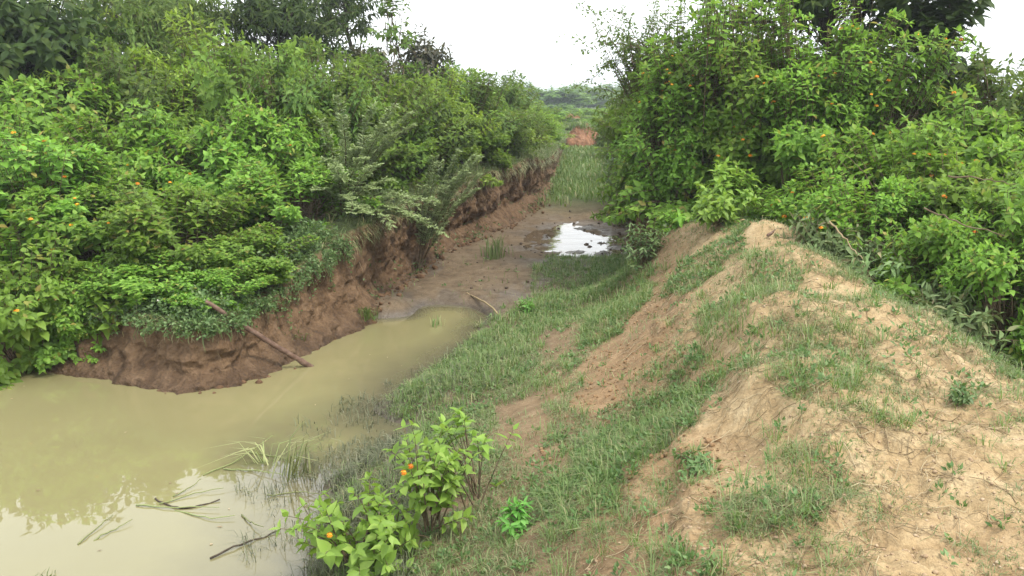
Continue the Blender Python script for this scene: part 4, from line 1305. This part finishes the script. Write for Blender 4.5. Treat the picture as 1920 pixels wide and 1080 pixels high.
lumps('pebbles', 'stone', 9000, (.003, .011), 481, lambda x, y, z, r: (z > .5) & (fbm2(x * 1.6, y * 1.6, 11, 3) + .35 * (z > .8) > .12), 'small pale stones scattered over the sandy ridge', 'pebbles', .2, 3.2, 1.9, 8.5)
lumps('earth_crumbs', 'clod', 16000, (.003, .02), 483, lambda x, y, z, r: (z > .4) & (z < .93) & (fbm2(x * 1.4, y * 1.4, 12, 3) > .08), 'crumbs of orange earth fallen below the cut faces of the ridge', 'clods', .0, 3.2, 1.9, 9)
M['mud_lump'] = plain_mat('mud_lump', [(.3, (.04, .028, .02)), (.6, (.085, .06, .042)), (.8, (.13, .095, .065))], 20, .6, .6, .01)
lumps('mud_clods', 'mud_lump', 1500, (.008, .045), 485, lambda x, y, z, r: (np.exp(-(((x - 1.05) / 1.0) ** 2 + ((y - 14.3) / 2.6) ** 2)) > r.random(len(x)) * 1.2) | ((np.hypot(x + .35, (y - 11.2) * .8) < .4) & (r.random(len(x)) < .5)), 'churned dark mud clods round the shining puddle and on the ditch floor', 'mud', -1.5, 2.6, 10, 19)

r = np.random.default_rng(491)
n = 1500
i_ = r.integers(0, len(WL_q), n)
off = np.abs(r.normal(.03, .09, n)) - .02
cx_, cy_ = WL_q[i_, 0] + WL_out[i_, 0] * off, WL_q[i_, 1] + WL_out[i_, 1] * off
cz__ = np.maximum(ground_z(cx_, cy_), -.01)
q_ = (r.random(n) < .5 + fbm2(cx_ * 2, cy_ * 2, 492, 2)) & (cy_ < 20)
cx_, cy_, cz__ = cx_[q_], cy_[q_], cz__[q_]
m = len(cx_)
s_ = .012 * (5.5 ** (r.random(m) ** 2.2))
ico = norm(np.array([[0, 0, 1], [.894, 0, .447], [.276, .851, .447], [-.724, .526, .447], [-.724, -.526, .447], [.276, -.851, .447], [.724, .526, -.447], [-.276, .851, -.447], [-.894, 0, -.447], [-.276, -.851, -.447], [.724, -.526, -.447], [0, 0, -1]]))
T0 = np.array([[0, 1, 2], [0, 2, 3], [0, 3, 4], [0, 4, 5], [0, 5, 1], [1, 6, 2], [2, 7, 3], [3, 8, 4], [4, 9, 5], [5, 10, 1], [6, 7, 2], [7, 8, 3], [8, 9, 4], [9, 10, 5], [10, 6, 1], [11, 7, 6], [11, 8, 7], [11, 9, 8], [11, 10, 9], [11, 6, 10]])
V = ico[None] * r.uniform(.65, 1.25, (m, 12, 1)) * (s_[:, None] * r.uniform(.7, 1.2, (m, 3)))[:, None] + np.stack([cx_, cy_, cz__ + s_ * .2], 1)[:, None]
stuff(mesh_np('fallen_clods', V.reshape(-1, 3), (T0[None] + (np.arange(m) * 12)[:, None, None]).reshape(-1, 3), M['bank_clod']), 'clods of brown earth fallen to the foot of the left bank', 'clods')
# roots hanging down the face of the bank tip
n = 260
p, ib, bb = lip_points(WL_V, n, r, 36, 46, i0, WL_V.shape[1])
o = np.concatenate([WL_out[ib], np.zeros((n, 1))], 1)
K = 8; tk = np.linspace(0, 1, K)
L = .06 + .34 * r.random(n) ** 1.8
PV = p[:, None] + o[:, None] * (.01 + .05 * tk)[None, :, None] + np.array([0, 0, -1.0]) * tk[None, :, None] * L[:, None, None] + np.cumsum(r.normal(0, .012, (n, K, 3)), 1)
PV[..., 2] = np.maximum(PV[..., 2], .02)
V, Qd = tubes(PV, r.uniform(.0012, .0035, n)[:, None] * np.linspace(1, .4, K)[None], 3)
stuff(mesh_np('bank_roots', V, None, M['straw'], None, False, Qd), 'pale thin roots hanging out of the left bank face', 'roots')
# scraps of leaf and straw on the water
n = 170
xx, yy = r.uniform(-6, 0, n), r.uniform(3.6, 9.5, n)
gz_ = ground_z(xx, yy); k = (gz_ < -.03) & ((gz_ > -.16) | (r.random(n) < .16))
xx, yy = xx[k], yy[k]; n = len(xx)
V, T = leaves(np.stack([xx, yy, np.full(n, .004)], 1), rdir(r, n) * np.array([1, 1, 0]), np.tile([0, 0, 1.0], (n, 1)), r.uniform(.015, .05, n), r.uniform(.008, .02, n), L5, np.full(n, .1))
stuff(mesh_np('floating_scraps', V, T, M['straw']), 'scraps of dead leaf floating on the murky water', 'leaves')

# ------------------------------------------------------------------ single things in the ditch
r = np.random.default_rng(501)


def rod(name, pts, r0, r1, mat, label, cat, group=None, k=6, amp=0.004, n=14, parent=None):
    pts = np.array(pts, float)
    s = np.concatenate([[0], np.cumsum(np.linalg.norm(np.diff(pts, axis=0), axis=1))])
    tt = np.linspace(0, s[-1], n)
    P = np.stack([np.interp(tt, s, pts[:, q]) for q in range(3)], 1)
    if len(pts) > 2:
        for _ in range(4): P[1:-1] = P[1:-1] * .5 + (P[:-2] + P[2:]) * .25
    P = P + r.normal(0, amp, P.shape)
    rad = np.linspace(r0, r1, n) * (1 + r.normal(0, .05, n))
    P = np.concatenate([P[:1], P, P[-1:]]); rad = np.concatenate([[r0 * .15], rad, [r1 * .15]])
    o0 = P[0].copy()
    P[0] = P[1] - (P[2] - P[1]) * .02; P[-1] = P[-2] + (P[-2] - P[-3]) * .02
    V, Qd = tubes(P[None], rad[None], k)
    o = mesh_np(name, V - o0, None, M[mat], parent, True, Qd)
    o.location = o0
    if label: tag(o, label, cat, group)
    return o


pa, pb = at_z(592, 693, -.04), at_y(400, 574, 7.42)
pb = pb + (pb - pa) * .07
rod('wooden_pole', [pb, (pa + pb) / 2 + np.array([0, 0, -.012]), pa], .021, .027, 'pole', 'brown wooden pole leaning from the weedy bank into the murky water', 'pole', k=10, amp=.002, n=24)
rod('bent_twig', [at_z(872, 548, .07), at_z(900, 562, .10), at_z(925, 575, .11), at_z(934, 590, .09)], .008, .013, 'straw', 'pale curved twig lying on the mud at the far end of the pool', 'twig', n=16)
RG = 'dead reed stalks afloat at the near edge of the pool'
for pts, lab in [([(395, 1047), (460, 1018), (525, 995)], 'dark straight stick floating in the sky reflection near the bottom edge'),
                 ([(290, 935), (340, 958), (410, 938)], 'dark bent stalk half sunk where the sky reflection begins')]:
    rod('floating_stick', [at_z(u, v, .006) for u, v in pts], 0.006, .004, 'bark', lab, 'stick', n=10)
for pts in [[(255, 947), (330, 952), (412, 955)], [(325, 930), (350, 918), (378, 905)], [(145, 1020), (180, 992), (212, 968)], [(175, 1012), (210, 993), (248, 978)], [(380, 890), (440, 868), (512, 826)],
            [(452, 965), (470, 980), (494, 998)], [(300, 945), (360, 925), (420, 918)], [(420, 880), (470, 880), (530, 895)], [(470, 850), (520, 855), (560, 872)], [(330, 955), (400, 975), (440, 970)], [(500, 930), (560, 920), (600, 935)]]:
    e = at_z(*pts[-1], .008); e[2] = r.uniform(.005, .05)
    rod('reed_stalk', [at_z(*pts[0], .006), at_z(*pts[1], .012), e], .005, .002, 'reed', 'pale dead reed stalk floating on the murky water near the reed tuft', 'reed', RG, 5, .003, 10)


def tuft(name, label, p, n, h, w, lean, az, mat, spread=.05, cat='grass tuft', group=None, seed=1):
    rr = np.random.default_rng(seed)
    a = Acc()
    d = np.stack([np.cos(az + rr.normal(0, .8, n)), np.sin(az + rr.normal(0, .8, n)), np.zeros(n)], 1)
    pos = np.stack([rr.normal(0, spread, n), rr.normal(0, spread, n), np.full(n, -.03)], 1)
    blades(a, pos, rr.uniform(.5, 1, n) * h, rr.uniform(.7, 1.2, n) * w, rr.uniform(.3, 1, n) * lean, rr, d)
    o = a.build(name, M[mat])
    o.location = p
    return tag(o, label, cat, group)


tuft('reed_tuft', 'green reed tuft standing in the shallows, bent towards the grass bank', at_z(545, 893, 0), 26, .46, .012, .8, .6, 'reed', .05, seed=2)
tuft('reed_tuft', 'flattened pale reed clump lying on the water left of the upright tuft', at_z(500, 870, 0), 14, .4, .011, 1.7, 2.8, 'reed', .04, seed=3)
tuft('grass_tuft', 'little green tuft in the water at the bottom left edge', at_z(88, 1086, 0), 14, .12, .008, .5, .5, 'lush', .03, seed=4)
tuft('grass_tuft', 'thin grass tuft growing in the shallow far end of the pool', at_z(822, 610, 0), 14, .2, .012, .4, 1.2, 'lush', .05, seed=5)
tuft('grass_tuft', 'upright grass tuft growing alone on the brown mud at the foot of the cut bank', np.array([*at_z(928, 485, .08)[:2], gz1(*at_z(928, 485, .08)[:2])]), 60, .5, .016, .5, 1.5, 'lush', .09, seed=6)
for u, v, lab, sd0 in [(690, 592, 'dark weedy tuft at the waterline below the left bank', 7), (665, 545, 'grass tuft clinging to the left bank face above the waterline', 8), (545, 640, 'drooping tuft at the waterline just behind the leaning pole', 9)]:
    q = at_z(u, v, .08)
    tuft('grass_tuft', lab, q + np.array([0, -.02, 0]), 60, .26, .010, .9, -1.2, 'lush', .07, seed=sd0)


# ------------------------------------------------------------------ young plants in the foreground
def plant(name, label, base, w, h, shoots, leaf, mat, seed, cat='plant', flowers=(), **kw):
    t = empty(name, tuple(base), label, cat)
    kk = dict(wid=.66, nodes=6, t0=.3, cz_=.4, zmin=-.3, lump=.5, stem_r=.0032, low=.02)
    kk.update(kw)
    (V, T), (sv, sq), tips = shrub_arrays(seed, rx=w / 2, ry=w / 2, h=h, shoots=shoots, leaf=leaf, **kk)
    mesh_np('foliage', V, T, M[mat], t); mesh_np('stem', sv, None, M['stem'], t, Q=sq)
    for (u, v, dY) in flowers:
        p = at_y(u, v, base[1] + dY) - np.array(base)
        f = bpy.data.objects.new('flower', FLOWER); COL.objects.link(f); f.parent = t
        f.location = p; f.scale = (.8,) * 3; f.rotation_euler = (.5, 0, sum(p))
    return t


def gp(u, v):
    """Where the ray through a picture point meets the ground sheet."""
    d = ray(u, v); t = .5
    for _ in range(4000):
        p = np.array([0, 0, HC]) + d * t
        if p[2] <= gz1(p[0], p[1]): break
        t += .01
    return p


plant('young_lantana', 'broad-leaved young lantana with one orange flower at the bottom edge beside the marsh', gp(672, 1070), .76, .44, 40, .078, 'young_leaf', 601, flowers=[(618, 1003, -.12)])
plant('young_lantana', 'upright young lantana with two yellow-orange flowers in the near grass', gp(806, 1008), .42, .64, 28, .076, 'young_leaf', 602, flowers=[(757, 886, -.12), (770, 874, -.1)], cz_=.5)
plant('young_lantana', 'thin young lantana with a bare leaning stem and leaves only at its top', gp(895, 955), .44, .52, 15, .075, 'young_leaf', 603, t0=.72, cz_=.75, zmin=-.15, nodes=4)
plant('seedling', 'bright pale-green seedling growing by itself below the thin lantana', gp(965, 1000), .17, .16, 14, .062, 'bright_leaf', 604, wid=.4, nodes=4, t0=.5)
plant('seedling', 'bright green low seedling at the lower edge of the grass band on the ridge slope', gp(1308, 880), .22, .08, 20, .038, 'weed', 605, wid=.6, nodes=4)
plant('seedling', 'small blue-green weed on the muddy slope near the far end of the pool', gp(985, 590), .24, .2, 20, .06, 'bright_leaf', 606, wid=.45, nodes=4)
plant('seedling', 'small weed rosette on the bare right side of the ridge', gp(1808, 755), .13, .07, 16, .035, 'weed', 607, wid=.5, nodes=4)
plant('sapling', 'bright leafy sapling on the right bank, the higher of two in front of the bush', at_y(1365, 400, 8.6), .55, .5, 46, .10, 'young_leaf', 608)
plant('sapling', 'bright leafy sapling low on the right bank, just under the other one', at_y(1340, 425, 8.3), .36, .28, 26, .10, 'young_leaf', 609)
plant('sapling', 'small leafy plant hanging at the cut face of the right bank', at_y(1280, 440, 9.3), .3, .26, 20, .10, 'lantana', 610)
plant('leafy_weed', 'grey-green tall weed on the right bank lip above the cut earth face', at_y(1225, 400, 11.0), .7, .85, 70, .09, 'weed', 611, wid=.4)
plant('leafy_weed', 'leafy weed clump between the right bank and the puddle', at_y(1180, 350, 15.5), .9, .7, 70, .12, 'weed', 612, wid=.4)

plant('leafy_weed', 'tall weed growing at the foot of the cut earth face right of the puddle', gp(1205, 500), .5, .45, 40, .08, 'weed', 613, wid=.35)
plant('leafy_weed', 'grassy weed at the base of the right bank just beyond the puddle', gp(1172, 425), .6, .5, 50, .09, 'weed', 614, wid=.3)
# cut branches wilting on the far side of the ridge
for u, v, Y, w, h, sd0, lab in [(1570, 500, 6.7, .75, .36, 701, 'heap of cut wilting branches at the crest of the ridge'), (1680, 545, 6.1, .8, .38, 702, 'larger heap of pale wilted branches sliding down behind the ridge'),
                                (1775, 585, 5.5, .55, .3, 703, 'lowest heap of wilted leafy branches at the ridge foot by the bushes')]:
    p = at_y(u, v, Y); p[2] = max(gz1(p[0], Y), p[2] - .15)
    plant('cut_branches', lab, p, w, h, 150, .10, 'wilted', sd0, cat='cut branches', wid=.38, nodes=7, t0=.25, droop=1.0, cz_=.35, upbias=.1, zmin=-.5, lump=.9, jitter=1.2, stem_r=.004)
for (a_, b_, c_), rad, lab, mt in [((A(1555, 415, 6.5), A(1590, 455, 6.3), A(1622, 495, 6.1)), .007, 'pale stripped stick poking out of the wilted branches', 'straw'),
                                   ((A(1775, 330, 5.9), A(1850, 335, 5.8), A(1925, 352, 5.7)), .006, 'long bare brown twig arching across the bushes at the right edge', 'stem'),
                                   ((A(1735, 390, 5.9), A(1810, 425, 5.7), A(1885, 440, 5.5)), .006, 'second bare twig, below the arching one, among the wilted leaves', 'stem'),
                                   ((gp(1440, 447) + np.array([0, 0, .03]), gp(1475, 440) + np.array([0, 0, .06]), gp(1512, 436) + np.array([0, 0, .03])), .012, 'reddish dry stick lying on the top of the ridge', 'pole')]:
    rod('dry_branch', [a_, b_, c_], rad, rad * .5, mt, lab, 'branch', n=14, amp=.006)

# ------------------------------------------------------------------ far end of the ditch and beyond
# reddish earth mound in the ditch
n1, n2 = 60, 40
th, ph = np.meshgrid(np.linspace(0, 2 * np.pi, n1, endpoint=False), np.linspace(0, 1, n2))
mc = at_y(1090, 268, 38.5)
zb = gz1(mc[0], mc[1])
rr_ = .95 * (1 - ph) ** .6
mxx, myy = rr_ * np.cos(th), rr_ * np.sin(th) * .9
mzz = 1.0 * ph ** .8
q = .55 * fbm3(mxx * 2.2, myy * 2.2, mzz * .8, 5, 4, .6)
mxx, myy = mxx * (1 + q), myy * (1 + q)
mzz = mzz * (1 + .5 * fbm2(mxx * 2.5, myy * 2.5, 6, 3))
ii = np.arange(n1 * n2).reshape(n2, n1); jj = np.roll(ii, -1, 1)
Qm = np.stack([ii[:-1], jj[:-1], jj[1:], ii[1:]], -1).reshape(-1, 4)
M['red_earth'] = plain_mat('red_earth', [(.3, (.11, .05, .028)), (.55, (.22, .115, .065)), (.8, (.33, .20, .12))], 5, .95, .8, .05, stretch=(1.6, 1.6, .4))
mo = structure(mesh_np('earth_mound', np.stack([mxx, myy, mzz - .1], -1).reshape(-1, 3), None, M['red_earth'], None, True, Qm)); mo.location = (mc[0], mc[1], zb)
mc2 = at_y(1072, 246, 47); mo2 = mo.copy(); COL.objects.link(mo2); mo2.location = (mc2[0], mc2[1], gz1(mc2[0], mc2[1]) - .1); mo2.scale = (.8, .9, .5); mo2.rotation_euler = (0, 0, 2)
acc = Acc()
r = np.random.default_rng(811)
for k, (ox, oy, oz, rad_) in enumerate([(mc[0], mc[1] + .2, zb + .85, .42), (mc[0] - .5, mc[1] + .6, zb + .3, .6), (mc[0] + .6, mc[1] + .5, zb + .25, .6)]):
    n = 700
    pp = np.stack([ox + r.normal(0, rad_ * .6, n), oy + r.normal(0, rad_ * .5, n), np.full(n, oz) - r.random(n) * .15], 1)
    blades(acc, pp, r.uniform(.15, .5, n), r.uniform(.02, .04, n), r.uniform(.3, 1.3, n), r)
stuff(acc.build('mound_grass', M['lush']), 'grass growing on and behind the reddish earth mound', 'grass')
GF = 'small bushes in the fields beyond the end of the ditch'
for u, v, Y, w in [(1052, 205, 58, 3), (1085, 212, 56, 3), (1120, 205, 52, 3.2), (1100, 215, 48, 2.4), (1030, 196, 70, 4), (1140, 200, 60, 3.5), (1065, 200, 75, 4), (1125, 220, 44, 2.0), (1050, 225, 46, 1.8), (1010, 205, 50, 3.0)]:
    put('field_bush', 'far', u, v, Y, w, 'small bush in the green fields beyond the end of the ditch', 'bush', GF)
ft = None
GT = 'far trees on the horizon'
for u, v, Y, w in [(985, 160, 105, 3.2), (1012, 172, 130, 8), (1045, 168, 95, 6), (1060, 176, 120, 7), (1078, 163, 125, 3.0), (1105, 170, 115, 7), (1125, 164, 120, 8), (1150, 168, 125, 8), (1030, 176, 150, 10), (1092, 178, 160, 9), (955, 172, 140, 9), (1175, 170, 140, 9), (1230, 165, 130, 9), (900, 168, 130, 9), (800, 165, 140, 10), (1330, 165, 130, 10), (1480, 165, 140, 10), (680, 165, 140, 10), (540, 165, 140, 10)]:
    p = at_y(u, v, Y); zb = gz1(p[0], Y); hh = p[2] - zb
    if ft is None:
        t = ft = empty('far_tree', (0, 0, 0), '', 'tree', GT)
        (V, T), (sv, sq), _ = shrub_arrays(801, rx=.5, ry=.5, h=.75, shoots=420, leaf=.12, wid=.7, nodes=6, t0=.5, lump=1.0, tpl=L5, stem_r=.003)
        mesh_np('crown', V + np.array([0, 0, .25]), T, M['mid_leaf'], t)
        V, Qd = tubes(np.array([[[0, 0, 0], [.01, 0, .25], [0, .01, .6]]]), np.array([[.035, .025, .01]]), 6)
        mesh_np('trunk', V, None, M['bark'], t, Q=Qd)
    else:
        t = ft.copy(); COL.objects.link(t)
        for c in ft.children:
            c2 = c.copy(); COL.objects.link(c2); c2.parent = t
    t.location = (p[0], Y, zb - .1); t.scale = (w, w, hh); t.rotation_euler = (0, 0, prng.uniform(0, 6.28))
    t['label'] = {985: 'lone narrow tree on the horizon at the left end of the gap', 1078: 'slim pale tree on the horizon in the middle of the gap'}.get(u, 'hazy tree on the far horizon beyond the fields')
    if u in (985, 1078):
        if 'group' in t: del t['group']
    else: t['group'] = GT

# ------------------------------------------------------------------ air
b = NB('air')
pv = b.n('ShaderNodeVolumePrincipled')
pv.inputs['Color'].default_value = (.86, .93, 1, 1)
pv.inputs['Density'].default_value = 0.0014
pv.inputs['Anisotropy'].default_value = 0.3
b.t.links.new(pv.outputs[0], b.out.inputs['Volume'])
me = bpy.data.meshes.new('haze')
x0, x1, y0, y1, z0, z1 = -980, 980, -30, 980, -3, 16
me.from_pydata([(x0, y0, z0), (x1, y0, z0), (x1, y1, z0), (x0, y1, z0), (x0, y0, z1), (x1, y0, z1), (x1, y1, z1), (x0, y1, z1)], [],
               [(3, 2, 1, 0), (4, 5, 6, 7), (0, 1, 5, 4), (1, 2, 6, 5), (2, 3, 7, 6), (3, 0, 4, 7)])
me.materials.append(b.m)
hz = bpy.data.objects.new('haze', me); COL.objects.link(hz)
stuff(hz, 'thin pale haze in the humid air', 'haze')
